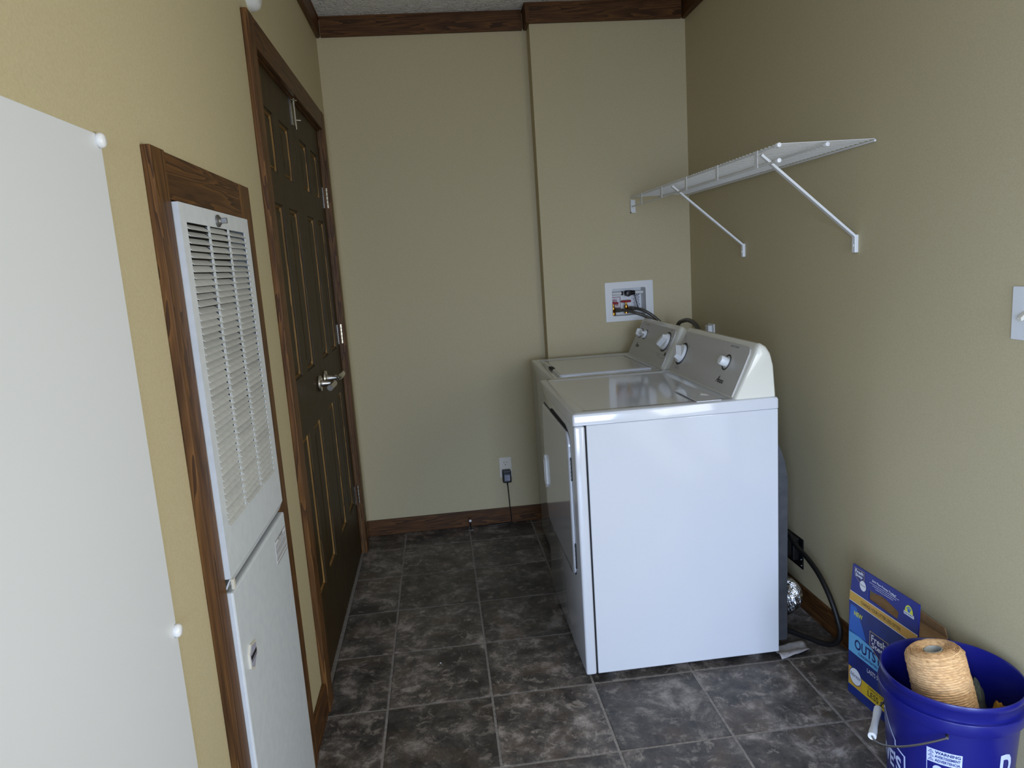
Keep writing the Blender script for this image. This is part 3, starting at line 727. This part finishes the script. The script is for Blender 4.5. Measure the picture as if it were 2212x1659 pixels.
def valve(x, zr):
    bm = BM(); lathe(bm, [(0.011, 0.0), (0.011, 0.012), (0.007, 0.016), (0.007, 0.028), (0.010, 0.030), (0.010, 0.040), (0.005, 0.044), (0.005, 0.056)], 12, (x, YP + 0.005, zr), (0, 0, 1), True, True)
    tube(bm, [(x, YP + 0.005, zr + 0.022), (x + 0.014, YP - 0.014, zr + 0.022)], 0.008, 12); vb = obj('valve_body', bm, M['brass'], wx)
    bm = BM(); box(bm, x - 0.026, x + 0.026, YP - 0.002, YP + 0.012, zr + 0.055, zr + 0.066, 0.004); obj('valve_handle', bm, M['red'], vb, label='red tee handle')
valve(1.150, 1.060); valve(1.216, 1.066)

# braided hoses
def hose(label, pts, nut, r=0.0075, name='supply_hose'):
    t = thing(name, label, 'hose', pts[0], 'washer supply hoses' if nut else None)
    bm = BM(); tube(bm, spline(pts, 8), r, 12); obj('braided_tube', bm, M['braid'], t, True)
    if nut:
        bm = BM(); d = (Vector(pts[1]) - Vector(pts[0])).normalized()
        lathe(bm, [(0.0125, -0.010), (0.0125, 0.010), (0.009, 0.013), (0.009, 0.022)], 6, pts[0], d, True, True); obj('hose_nut', bm, M['steel'], t)
hose('front braided hose running from the left brass valve down behind the washer console', [(1.168, YC + 0.03, 1.086), (1.20, YC + 0.008, 1.084), (1.245, YC - 0.022, 1.070), (1.30, YC - 0.045, 1.045), (1.345, YC - 0.070, 1.000), (1.36, 1.66, 0.90), (1.35, 1.60, 0.80)], True)
hose('rear braided hose running from the right brass valve down behind the washer console', [(1.238, YC + 0.03, 1.090), (1.265, YC + 0.004, 1.088), (1.300, YC - 0.020, 1.072), (1.345, YC - 0.035, 1.035), (1.385, YC - 0.06, 0.98), (1.39, 1.66, 0.88), (1.37, 1.58, 0.78)], True)
hose('black ribbed hose arching up behind the washing machine console', [(1.40, 1.62, 0.93), (1.40, 1.57, 1.012), (1.40, 1.50, 1.036), (1.40, 1.41, 1.044), (1.40, 1.32, 1.024), (1.40, 1.26, 0.96), (1.40, 1.24, 0.85)], False, 0.010, 'drain_hose')

# ------------------------------------------------------------------ wire shelf on the right wall
sh = thing('wire_shelf', 'white wire shelf on the right wall above the dryer, held by two slanted braces', 'shelf', (XR, 1.0, 1.63))
SX0, SX1, SY0, SY1, SZ = 1.246, XR - 0.008, 0.238, 1.758, 1.632
RR = 0.0034
def rod(name, x, z, y0=SY0, y1=SY1, r=RR):
    bm = BM(); tube(bm, [(x, y0, z), (x, y1, z)], r, 8); return obj(name, bm, M['white_plastic'], sh)
rod('long_rod', SX0, SZ); rod('long_rod', SX0, SZ - 0.042); rod('long_rod', (SX0 + SX1) / 2 - 0.002, SZ - 0.005); rod('long_rod', SX1 - 0.001, SZ - 0.0012)
wbm = BM(); WR = 0.00125
tube(wbm, [(0, 0, -0.042), (-0.0005, 0, -0.004), (0.004, 0, 0.0), (SX1 - SX0, 0, 0)], WR, 5)
wme = bpy.data.meshes.new('cross_wire'); bmesh.ops.recalc_face_normals(wbm, faces=wbm.faces)
# the deck wire itself: flat across the top (the lip is carried by the straps)
wbm.free(); wbm = BM(); tube(wbm, [(-0.003, 0, 0.003), (SX1 - SX0, 0, 0.003)], WR, 5); wbm.to_mesh(wme); wbm.free(); wme.materials.append(M['white_plastic'])
nw = 61
for k in range(nw):
    o = bpy.data.objects.new('cross_wire', wme); COL.objects.link(o); o.parent = sh
    o.location = Vector((SX0, SY0 + 0.004 + (SY1 - SY0 - 0.008) * k / (nw - 1), SZ + 0.001)) - Vector(sh.location)
for y in (0.371, 0.675, 0.978, 1.280, 1.575):
    bm = BM(); box(bm, SX0 - 0.005, SX0 - 0.0032, y - 0.011, y + 0.011, SZ - 0.046, SZ + 0.004, 0.0005); obj('lip_strap', bm, M['white_plastic'], sh)
for x, z in ((SX0, SZ), (SX0, SZ - 0.042), ((SX0 + SX1) / 2 - 0.002, SZ - 0.005)):
    bm = BM(); lathe(bm, [(0.0, -0.004), (0.006, -0.003), (0.0068, 0.0), (0.0068, 0.012), (0.0, 0.012)], 14, (x, SY0 - 0.003, z), (0, 1, 0)); obj('end_cap', bm, M['knob'], sh, True)
def brace(y):
    bm = BM(); a = Vector((SX0 - 0.006, y, SZ - 0.012)); b = Vector((XR - 0.006, y, 1.365))
    d = (b - a).normalized(); p = Vector((0, 1, 0)); q = d.cross(p)
    w2, t2 = 0.0075, 0.0035
    lo = [a + p * s * w2 + q * r_ * t2 for s, r_ in ((-1, -1), (1, -1), (1, 1), (-1, 1))]
    prism(bm, lo, b - a)
    obj('support_brace', bm, M['white_plastic'], sh)
    bm = BM(); box(bm, XR - 0.012, XR, y - 0.009, y + 0.009, 1.318, 1.372, 0.002); tube(bm, [(XR - 0.014, y, 1.34), (XR - 0.010, y, 1.34)], 0.004, 8)
    obj('wall_clip', bm, M['white_plastic'], sh)
brace(0.335); brace(1.135)
bm = BM(); box(bm, 1.240, 1.268, YC - 0.004, YC, 1.560, 1.624, 0.001); box(bm, 1.240, 1.243, YC - 0.024, YC - 0.004, 1.560, 1.624); box(bm, 1.240, 1.268, YC - 0.024, YC - 0.004, 1.560, 1.563); obj('end_bracket', bm, M['white_plastic'], sh)

# ------------------------------------------------------------------ outlets, cords, switch
t = thing('wall_outlet', 'pale duplex wall outlet low on the back wall above the baseboard', 'outlet', (0.545, YB, 0.245))
bm = BM(); box(bm, 0.5125, 0.5775, YB - 0.005, YB, 0.247, 0.357, 0.002); obj('cover_plate', bm, M['almond'], t)
for zc in (0.324, 0.272):
    bm = BM(); lathe(bm, [(0.0, 0.0), (0.016, 0.0), (0.016, 0.0075), (0.0, 0.0075)], 20, (0.545, YB, zc), (0, -1, 0)); sk = obj('socket', bm, M['almond'], t)
    bm = BM(); box(bm, 0.5375, 0.5395, YB - 0.0085, YB - 0.007, zc + 0.001, zc + 0.009); box(bm, 0.5505, 0.5525, YB - 0.0085, YB - 0.007, zc + 0.002, zc + 0.009); box(bm, 0.543, 0.547, YB - 0.0085, YB - 0.007, zc - 0.0095, zc - 0.005); obj('slot', bm, M['black'], sk)
t = thing('power_adapter', 'black plug-in power adapter with a grey label in the back wall outlet', 'adapter', (0.546, YB - 0.02, 0.0))
bm = BM(); box(bm, 0.524, 0.569, YB - 0.044, YB - 0.0076, 0.228, 0.294, 0.005, 3); obj('body', bm, M['black'], t)
bm = BM(); box(bm, 0.534, 0.561, YB - 0.0446, YB - 0.044, 0.240, 0.272); al = obj('rating_label', bm, M['badge_grey'], t)
bm = BM()
for k in range(7): box(bm, 0.536, 0.536 + random.uniform(0.01, 0.022), YB - 0.0449, YB - 0.0446, 0.2425 + k * 0.004, 0.2437 + k * 0.004 + (0.001 if k == 6 else 0))
obj('label_lines', bm, M['ink'], al, kind='stuff')
bm = BM(); tube(bm, spline([(0.547, YB - 0.026, 0.229), (0.549, YB - 0.026, 0.205), (0.551, YB - 0.022, 0.15), (0.553, YB - 0.020, 0.09), (0.556, YB - 0.019, 0.04), (0.556, YB - 0.021, 0.008), (0.548, YB - 0.024, 0.0035), (0.50, YB - 0.028, 0.003), (0.43, YB - 0.034, 0.003)], 6), 0.0026, 8); obj('cord', bm, M['rubber'], t, True)
bm = BM(); tube(bm, [(0.547, YB - 0.026, 0.230), (0.548, YB - 0.026, 0.212)], [0.0045, 0.003], 8); obj('strain_relief', bm, M['black'], t)
t = thing('cable_stub', 'thin dark cable stub with a white round tip standing by the back baseboard', 'cable', (0.337, 1.80, 0))
bm = BM(); tube(bm, [(0.337, 1.802, 0.002), (0.337, 1.803, 0.046)], 0.0028, 8); obj('stem', bm, M['black'], t)
bm = BM(); lathe(bm, [(0.0, 0.0), (0.0065, 0.001), (0.0075, 0.006), (0.006, 0.011), (0.0, 0.0125)], 14, (0.337, 1.806, 0.050), (0, -1, 0.15)); obj('tip', bm, M['knob'], t, True, 'white round tip')
bm = BM(); box(bm, 0.322, 0.350, 1.799, 1.806, 0.0, 0.002); obj('floor_clip', bm, M['steel'], t)
t = thing('light_switch', 'white light switch plate at the right edge of the right wall', 'switch', (XR, -0.315, 1.112))
bm = BM(); box(bm, XR - 0.006, XR, -0.352, -0.274, 1.112, 1.231, 0.0025); obj('cover_plate', bm, M['white_plastic'], t)
bm = BM(); prism(bm, [(XR - 0.006, -0.319, 1.178), (XR - 0.006, -0.319, 1.162), (XR - 0.020, -0.319, 1.157), (XR - 0.022, -0.319, 1.164)], (0, 0.010, 0)); obj('toggle', bm, M['almond'], t)
t = thing('junction_cover', 'small white outlet box on the right wall behind the dryer console', 'outlet', (XR, 1.51, 0.90))
bm = BM(); box(bm, XR - 0.006, XR, 1.470, 1.545, 0.898, 1.012, 0.002); obj('cover_plate', bm, M['white_plastic'], t)
bm = BM(); box(bm, XR - 0.026, XR - 0.006, 1.487, 1.530, 0.955, 1.006, 0.004); obj('plug', bm, M['white_plastic'], t)

t = thing('range_outlet', 'black dryer power outlet low on the right wall behind the dryer', 'outlet', (XR, 0.70, 0.15))
bm = BM(); box(bm, XR - 0.004, XR, 0.648, 0.765, 0.150, 0.268, 0.001); obj('cover_plate', bm, M['black'], t)
bm = BM(); box(bm, XR - 0.030, XR - 0.004, 0.672, 0.760, 0.178, 0.266, 0.004); obj('socket', bm, M['black'], t)
bm = BM(); tube(bm, [(XR - 0.006, 0.660, 0.162), (XR - 0.003, 0.660, 0.162)], 0.003, 8); tube(bm, [(XR - 0.006, 0.662, 0.185), (XR - 0.003, 0.662, 0.185)], 0.0035, 8); obj('screw', bm, M['chrome'], t)
t = thing('dryer_power_cord', 'thick black power cord looping from the wall outlet to the floor beside the dryer', 'cord', (1.48, 0.45, 0))
bm = BM(); tube(bm, spline([(1.475, 0.70, 0.285), (1.492, 0.665, 0.290), (1.490, 0.600, 0.268), (1.487, 0.520, 0.258), (1.486, 0.440, 0.232), (1.487, 0.375, 0.185), (1.492, 0.335, 0.125), (1.496, 0.322, 0.075), (1.490, 0.335, 0.035), (1.470, 0.372, 0.013), (1.430, 0.440, 0.010), (1.385, 0.500, 0.012), (1.366, 0.515, 0.014), (1.360, 0.520, 0.020)], 8), 0.0088, 12); obj('cable', bm, M['rubber'], t, True)
bm = BM(); box(bm, 1.462, 1.512, 0.672, 0.745, 0.200, 0.292, 0.008, 3); obj('plug', bm, M['black'], t)
# foil duct elbow
def duct_path():
    pts = [(1.358, 0.525, 0.108), (1.368, 0.525, 0.108)]
    for k in range(9):
        a = PI / 2 * k / 8; pts.append((1.378 + 0.055 * math.sin(a), 0.580 - 0.055 * math.cos(a), 0.108))
    pts += [(1.433, 0.70, 0.108), (1.433, 0.84, 0.108)]
    return pts
dp = spline(duct_path(), 5)
bm = BM(); tube(bm, dp, [0.052 + 0.0022 * (1 if k % 2 else -1) + random.uniform(-0.0015, 0.0015) for k in range(len(dp))], 28)
for v in bm.verts: v.co += Vector((random.uniform(-1, 1), random.uniform(-1, 1), random.uniform(-1, 1))) * 0.0016
tag(obj('foil_duct', bm, M['foil'], None, False), 'shiny crinkled foil exhaust duct elbow behind the dryer', 'duct')
# rag on the floor behind the dryer
bm = BM()
nx, ny = 14, 8; G_ = []
for i in range(nx):
    row = []
    for j in range(ny):
        u, v = i / (nx - 1), j / (ny - 1)
        x = 1.29 + 0.115 * u + 0.01 * v; y = 0.315 + 0.085 * v + 0.035 * u * (1 - v * 0.4)
        z = 0.006 + 0.012 * (0.5 + 0.5 * math.sin(v * 7 + u * 2)) * (0.4 + 0.6 * (1 - abs(2 * v - 0.5))) + 0.004 * noise.noise(Vector((x * 40, y * 40, 0)))
        row.append(bm.verts.new((x, y, max(z, 0.001))))
    G_.append(row)
for i in range(nx - 1):
    for j in range(ny - 1): bm.faces.new((G_[i][j], G_[i + 1][j], G_[i + 1][j + 1], G_[i][j + 1]))
o = obj('rag', bm, M['rag'], None, True); md = o.modifiers.new('thickness', 'SOLIDIFY'); md.thickness = 0.002; md.offset = 1
tag(o, 'crumpled greyish white rag on the floor behind the dryer corner', 'rag')
# scraps of white lint on the tiles
def scrap(x, y, r, label):
    bm = BM(); n = 7
    top = bm.verts.new((x, y, r * 0.7)); ring = [bm.verts.new((x + r * random.uniform(0.6, 1.2) * math.cos(2 * PI * k / n), y + r * random.uniform(0.6, 1.2) * math.sin(2 * PI * k / n), 0.0004)) for k in range(n)]
    for k in range(n): bm.faces.new((top, ring[k], ring[(k + 1) % n]))
    bm.faces.new(ring[::-1]); tag(obj('lint_scrap', bm, M['paper'], None), label, 'lint')
scrap(0.168, 0.560, 0.004, 'tiny white lint scrap on the open floor left of the dryer')

# ------------------------------------------------------------------ litter carton
p0 = Vector((1.409, 0.133, 0)); U = Vector((0.09, -0.996, 0)).normalized(); Wn = Vector((0.996, 0.09, 0)).normalized()
def fb(u, z, d): return p0 + U * u + Vector((0, 0, z)) - Wn * d
BW, BH_, BDp = 0.280, 0.300, 0.098
bx = thing('litter_carton', 'blue cat litter carton with a cut-out handle flap, standing against the right wall', 'carton', p0 + U * 0.14 + Wn * 0.05)
bm = BM()
prism(bm, [fb(0, 0, 0), fb(BW, 0, 0), fb(BW, BH_, 0), fb(0, BH_, 0)], Wn * BDp); bmesh.ops.bevel(bm, geom=list(bm.edges), offset=0.0015, segments=1, affect='EDGES'); obj('carton_body', bm, M['box_blue'], bx)
hole = [(0.085, 0.340), (0.200, 0.334), (0.204, 0.358), (0.188, 0.363), (0.159, 0.371), (0.137, 0.374), (0.118, 0.370), (0.090, 0.3695), (0.086, 0.366)]
flap = [(0.004, BH_ + 0.0005), (BW - 0.006, BH_ + 0.0005), (BW - 0.003, 0.414), (0.017, 0.420)]
bm = BM(); prism_hole(bm, flap, hole, lambda u, z, d: fb(u, z, 0.0) + Wn * d, 0.004); obj('handle_flap', bm, M['box_blue'], bx, label='upright flap with handle hole')
bk = [p0 + Wn * (BDp - 0.004) + U * u + Vector((0, 0, z)) for u, z in ((0.02, BH_ + 0.0005), (BW - 0.01, BH_ + 0.0005), (BW - 0.02, 0.325), (0.10, 0.335), (0.03, 0.33))]
bm = BM(); prism(bm, bk, Wn * 0.003); obj('back_flap', bm, M['card'], bx, label='brown raw cardboard flap at the back')
bm = BM(); prism(bm, [fb(0.004, BH_ + 0.001, -0.006), fb(BW - 0.004, BH_ + 0.001, -0.006), fb(BW - 0.004, BH_ + 0.001, -BDp + 0.006), fb(0.004, BH_ + 0.001, -BDp + 0.006)], (0, 0, 0.002)); obj('carton_top', bm, M['card'], bx)
def pr(name, pts, m, d=0.0004, label=None):
    bm = BM(); sheet(bm, [fb(a, b, d) for a, b in pts]); return obj(name, bm, m, bx, label=label)
def tx(name, body, u, z, w_, h_, m, d=0.0010, bold=0.0, shear=0.0, slope=0.0):
    bm = text_bm(body, w_, h_, lambda a, b, dd: fb(u + a, z + b + slope * a, dd), d, bold, shear); return obj(name, bm, m, bx)
pr('printed_field', [(0.003, 0.002), (BW - 0.003, 0.002), (BW - 0.003, 0.298), (0.003, 0.298)], M['box_navy'])
pr('printed_ray', [(0.003, 0.20), (0.08, 0.205), (0.035, 0.290), (0.010, 0.290)], M['box_cyan'], 0.0006)
pr('printed_band', [(0.004, 0.303), (BW - 0.005, 0.298), (BW - 0.005, 0.327), (0.006, 0.332)], M['box_gold'], 0.0006, 'gold band with dark capitals')
pr('band_edge', [(0.006, 0.3318), (BW - 0.005, 0.3268), (BW - 0.005, 0.3286), (0.006, 0.3336)], M['print_white'], 0.0007)
pr('band_edge', [(0.004, 0.3015), (BW - 0.005, 0.2965), (BW - 0.005, 0.2983), (0.004, 0.3033)], M['print_white'], 0.0007)
tx('band_lettering', 'CHANGE YOUR LITTER LESS OFTEN', 0.055, 0.3105, 0.158, 0.0105, M['ink'], 0.0010, 0.0, 0, -0.018)
tx('new_lettering', 'NEW', 0.026, 0.262, 0.037, 0.0145, M['print_yellow'], 0.0010, 0.03)
pr('printed_band', [(0.003, 0.139), (0.160, 0.136), (0.160, 0.17), (0.098, 0.198), (0.003, 0.208)], M['box_sky'], 0.0006, 'light blue band with navy capitals')
shield = lambda u0, u1, z0, z1: [(u0, z1), (u1, z1), (u1, z0 + (z1 - z0) * 0.38), ((u0 + u1) / 2 + (u1 - u0) * 0.1, z0), (u0, z0 + (z1 - z0) * 0.42)]
pr('emblem_border', shield(0.094, 0.170, 0.172, 0.248), M['print_gold'], 0.0011); pr('emblem', shield(0.0965, 0.1675, 0.1755, 0.2455), M['print_navy'], 0.0012)
tx('emblem_lettering', 'Fresh', 0.102, 0.219, 0.058, 0.021, M['print_white'], 0.0015, 0.01); tx('emblem_lettering', 'Step', 0.104, 0.196, 0.050, 0.021, M['print_white'], 0.0015, 0.01)
tx('big_lettering', 'OUTSTRETCH', 0.030, 0.158, 0.222, 0.032, M['print_navy'], 0.0009, 0.025)
tx('small_lettering', 'CONCENTRATED', 0.045, 0.1445, 0.083, 0.0085, M['print_navy'], 0.0010, 0.02)
tx('small_lettering', 'LASTS 50%', 0.086, 0.112, 0.062, 0.013, M['print_white'], 0.0010)
pr('printed_band', [(0.004, 0.031), (BW - 0.004, 0.031), (BW - 0.004, 0.070), (0.066, 0.075), (0.044, 0.088), (0.004, 0.090)], M['box_yellow'], 0.0006, 'yellow band near the bottom')
pr('printed_corner', [(0.004, 0.034), (0.07, 0.034), (0.05, 0.082), (0.004, 0.089)], M['box_gold'], 0.0007)
disc = lambda u, z, a, b: [(u + a * math.cos(2 * PI * k / 28), z + b * math.sin(2 * PI * k / 28)) for k in range(28)]
pr('round_seal', disc(0.036, 0.067, 0.0275, 0.0275), M['print_navy'], 0.0009); pr('round_seal', disc(0.036, 0.067, 0.0255, 0.0255), M['print_white'], 0.0011, 'white round seal')
tx('seal_lettering', 'febreze', 0.014, 0.064, 0.044, 0.013, M['print_navy'], 0.0014, 0, 0.3)
tx('small_lettering', 'CHANGE YOUR LITTER', 0.090, 0.062, 0.11, 0.009, M['ink'], 0.0010); tx('small_lettering', 'LESS OFTEN', 0.090, 0.040, 0.13, 0.018, M['ink'], 0.0010, 0.01)
pr('emblem_border', shield(0.025, 0.067, 0.372, 0.413), M['print_gold'], 0.0006); pr('emblem', shield(0.0265, 0.0655, 0.3745, 0.4115), M['print_navy'], 0.0008)
tx('emblem_lettering', 'Fresh', 0.029, 0.399, 0.034, 0.011, M['print_white'], 0.0011, 0.02); tx('emblem_lettering', 'Step', 0.030, 0.386, 0.030, 0.012, M['print_white'], 0.0011, 0.02)
pr('round_seal', disc(0.062, 0.369, 0.0135, 0.0155), M['paper'], 0.0009); tx('seal_lettering', 'febreze', 0.0515, 0.368, 0.021, 0.006, M['grey_ink'], 0.0012)
tx('small_lettering', 'Join Paw Points Today!', 0.100, 0.399, 0.094, 0.0085, M['print_white'], 0.0008, 0.015, 0, -0.05)
for k in range(3):
    bm = BM(); uu = 0.090 + k * 0.012
    while uu < 0.205 - k * 0.014: wd = random.uniform(0.004, 0.010); sheet(bm, [fb(uu, 0.3935 - k * 0.0055, 0.0008), fb(uu + wd, 0.3932 - k * 0.0055, 0.0008), fb(uu + wd, 0.3944 - k * 0.0055, 0.0008), fb(uu, 0.3947 - k * 0.0055, 0.0008)]); uu += wd + 0.0015
    obj('fine_print', bm, M['print_white'], bx, kind='stuff')
dome = [(0.228 + 0.0, 0.374)] + [(0.242 + 0.0145 * math.cos(PI - PI * k / 14), 0.376 + 0.020 * math.sin(PI * k / 14)) for k in range(15)] + [(0.2565, 0.372)]
pr('paw_emblem', dome, M['print_yellow'], 0.0006, 'yellow dome emblem with a blue paw')
for (u, z, a) in ((0.242, 0.3815, 0.0048), (0.2360, 0.3865, 0.0021), (0.2400, 0.3900, 0.0021), (0.2445, 0.3900, 0.0021), (0.2485, 0.3865, 0.0021)): pr('paw_print', disc(u, z, a, a * 1.1), M['box_cyan'], 0.0009)
pr('paw_ribbon', [(0.224, 0.3665), (0.261, 0.3655), (0.261, 0.3745), (0.224, 0.3755)], M['print_white'], 0.0009); tx('small_lettering', 'PAW POINTS', 0.226, 0.3685, 0.033, 0.0052, M['print_navy'], 0.0012, 0.02)

# ------------------------------------------------------------------ bucket
BC = Vector((1.363, -0.353, 0))
bu = thing('bucket', 'blue plastic five-gallon bucket with white printing beside the litter carton', 'bucket', BC)
prof = [(0.0, 0.002), (0.116, 0.0), (0.121, 0.004), (0.1365, 0.290), (0.137, 0.298), (0.1475, 0.2985), (0.1485, 0.301), (0.1500, 0.325), (0.1490, 0.328), (0.1430, 0.3290), (0.1435, 0.350), (0.1450, 0.352), (0.1462, 0.357), (0.1462, 0.362), (0.1445, 0.3665), (0.1420, 0.3665), (0.1400, 0.362), (0.1335, 0.290), (0.118, 0.008), (0.0, 0.007)]
bm = BM(); lathe(bm, prof, 72, BC); bmesh.ops.remove_doubles(bm, verts=bm.verts, dist=1e-5); obj('pail', bm, M['blue'], bu, True)
def cyl(a0, z0):
    def f(u, v, d):
        z = z0 + v; R = 0.121 + (z - 0.004) / 0.286 * 0.0155 + d
        a = a0 + u / 0.13
        return BC + Vector((R * math.cos(a), R * math.sin(a), z))
    return f
def patch(f, u0, u1, v0, v1, d, n=14):
    bm = BM()
    A = [[bm.verts.new(f(u0 + (u1 - u0) * k / n, v, d)) for k in range(n + 1)] for v in (v0, v1)]
    for k in range(n): bm.faces.new((A[0][k], A[0][k + 1], A[1][k + 1], A[1][k]))
    return bm
RAD = math.radians
f = cyl(RAD(-145.5), 0.0)
wl = obj('warning_label', patch(f, 0, 0.066, 0.211, 0.2445, 0.0006), M['bucket_print'], bu, label='pale warning label with dark capitals')
bm = BM()
for k, (t_, w_) in enumerate((('WARNING', 0.047), ('AVERTISSEMENT', 0.047), ('ADVERTENCIA', 0.047))):
    text_bm(t_, w_, 0.0075 if k == 0 else 0.0068, lambda u, v, d, k=k: f(0.016 + u, 0.2345 - k * 0.0098 + v, d), 0.0011, 0.03, 0, bm)
    c = (0.0085, 0.2345 - k * 0.0098)
    for q in (((-0.0055, 0), (0, 0.0082), (0, 0.0066), (-0.0040, 0.0010)), ((0.0055, 0), (0, 0.0082), (0, 0.0066), (0.0040, 0.0010)), ((-0.0055, 0), (0.0055, 0), (0.0040, 0.0010), (-0.0040, 0.0010)), ((-0.0005, 0.0018), (0.0005, 0.0018), (0.0005, 0.0048), (-0.0005, 0.0048))):
        sheet(bm, [f(c[0] + a, c[1] + b, 0.0011) for a, b in q])
obj('warning_lettering', bm, M['print_navy'], wl)
bm = patch(f, 0, 0.066, 0.08, 0.0815, 0.0006)
for u0, u1, v0, v1 in ((0, 0.0012, 0.0815, 0.211), (0.0648, 0.066, 0.0815, 0.211)):
    n = 2; A = [[bm.verts.new(f(u0 + (u1 - u0) * k / n, v, 0.0006)) for k in range(n + 1)] for v in (v0, v1)]
    for k in range(n): bm.faces.new((A[0][k], A[0][k + 1], A[1][k + 1], A[1][k]))
arc = [(0.022 + 0.010 * math.cos(PI * k / 10), 0.196 + 0.010 * math.sin(PI * k / 10)) for k in range(11)]
sheet(bm, [f(a, b, 0.0007) for a, b in arc])
obj('warning_border', bm, M['bucket_print'], wl)
fl2 = cyl(RAD(-202), 0.0)
out = [(0.0, 0.262), (0.050, 0.207), (0.050, 0.196), (0.078, 0.184), (0.078, 0.085), (-0.078, 0.085), (-0.078, 0.184), (-0.050, 0.196), (-0.050, 0.207)]
bm = BM()
def stroke(bm, f, pts, w_, d):
    n = len(pts)
    for k in range(n):
        a, b = Vector(pts[k]), Vector(pts[(k + 1) % n]); dv = (b - a).normalized() * (w_ / 2); pv = Vector((-dv.y, dv.x))
        a2, b2 = a - dv, b + dv; S_ = 6
        for s in range(S_):
            p = a2 + (b2 - a2) * s / S_; q = a2 + (b2 - a2) * (s + 1) / S_
            sheet(bm, [f(p.x - pv.x, p.y - pv.y, d), f(q.x - pv.x, q.y - pv.y, d), f(q.x + pv.x, q.y + pv.y, d), f(p.x + pv.x, p.y + pv.y, d)])
stroke(bm, fl2, out, 0.0042, 0.0007); obj('logo_outline', bm, M['bucket_print'], bu, label='pale gabled logo outline')
bm = text_bm("LOWE'S", 0.136, 0.046, lambda u, v, d: fl2(-0.068 + u, 0.128 + v, d), 0.0007, 0.03); obj('logo_lettering', bm, M['bucket_print'], bu)
fd = cyl(RAD(-82), 0.0)
bm = text_bm('D', 0.034, 0.058, lambda u, v, d: fd(u, 0.185 + v, d), 0.0007, 0.04); obj('side_letter', bm, M['bucket_print'], bu)
# bail and grip
ax = Vector((math.cos(RAD(-129)), math.sin(RAD(-129)), 0)); outw = Vector((math.cos(RAD(141)), math.sin(RAD(141)), 0))
dv = outw * 0.160 + Vector((0, 0, -0.112)); pc = BC + Vector((0, 0, 0.292))
bail = [pc + ax * (0.1525 * math.copysign(abs(math.cos(t)) ** 0.8, math.cos(t))) + dv * (math.sin(t) ** 0.85) for t in [PI * k / 40 for k in range(41)]]
bm = BM(); tube(bm, bail, 0.0024, 8); tube(bm, [pc + ax * 0.136, pc + ax * 0.1535], 0.0034, 8); obj('bail_wire', bm, M['steel'], bu, True)
ga, gb = bail[16], bail[24]; gp = [ga.lerp(gb, k / 6) for k in range(7)]
bm = BM(); tube(bm, gp, [0.0095, 0.0095] + [0.0080] * (len(gp) - 4) + [0.0095, 0.0095], 16); obj('grip', bm, M['white_plastic'], bu, True, 'white plastic tube grip')

# twine spool leaning in the bucket, on what lies below it
TA, TB = Vector((1.3320, -0.334, 0.410)), Vector((1.3715, -0.377, 0.166))
axis = (TA - TB); Ht = axis.length; axis.normalize()
sp = thing('twine_spool', 'tan twine wound on a grey core, leaning in the blue bucket', 'twine', TB)
def jit(i, k): return 0.0016 * noise.noise(Vector((i * 0.9, k * 0.45, 3))) + 0.0012 * noise.noise(Vector((i * 0.2, k * 0.2, 9)))
prof = [(0.018, 0.0)]
rows = 44
for k in range(rows * 2 + 1):
    h = Ht * k / (rows * 2); R = 0.0640 - 0.003 * (h / Ht) ** 2
    if h > Ht - 0.010: R -= 0.006 * ((h - Ht + 0.010) / 0.010) ** 2
    prof.append((R + (0.0011 if k % 2 else -0.0011), h))
for k in range(23):
    r_ = 0.0545 - (0.0545 - 0.0215) * k / 22
    prof.append((r_, Ht + 0.002 + (0.0012 if k % 2 else -0.0010) + 0.003 * math.sin(PI * k / 22)))
prof.append((0.0195, Ht))
bm = BM(); lathe(bm, prof, 56, TB, axis, True, False, jit); obj('twine_winding', bm, M['twine'], sp, True)
bm = BM(); lathe(bm, [(0.0200, Ht + 0.002), (0.0178, Ht + 0.003), (0.0172, Ht - 0.002), (0.0165, Ht - 0.12), (0.0, Ht - 0.12)], 32, TB, axis); obj('core_tube', bm, M['core'], sp, True, 'grey cardboard core')
# crumpled cloths in the bucket
def lump(name, c, s, m, label, seed, cat):
    bm = BM(); bmesh.ops.create_icosphere(bm, subdivisions=4, radius=1.0)
    for v in bm.verts:
        q = v.co.copy(); n1 = noise.noise(q * 1.7 + Vector((seed, 0, 0))) * 0.14 + noise.noise(q * 4.5 + Vector((0, seed, 0))) * 0.12
        v.co = Vector((q.x * s[0], q.y * s[1], q.z * s[2])) * (1 + n1) + Vector(c)
        v.co.z = max(v.co.z, 0.010)
        q2 = Vector((v.co.x - 1.363, v.co.y + 0.353, 0)); lim = 0.113 + v.co.z * 0.05
        if q2.length > lim: q2 *= lim / q2.length; v.co.x, v.co.y = 1.363 + q2.x, -0.353 + q2.y
    return tag(obj(name, bm, m, None, True), label, cat)
lump('work_glove', (1.456, -0.390, 0.160), (0.020, 0.034, 0.140), M['yellow_cloth'], 'crumpled yellow cloth glove in the bucket at the right of the twine', 2.3, 'glove')
lump('cloth_bundle', (1.452, -0.318, 0.160), (0.030, 0.030, 0.146), M['grey_cloth'], 'grey green cloth bundle in the bucket behind the yellow glove', 7.7, 'cloth')
lump('cloth_padding', (1.345, -0.345, 0.080), (0.066, 0.062, 0.064), M['grey_cloth'], 'grey cloth at the bottom of the bucket under the twine spool', 4.1, 'cloth')
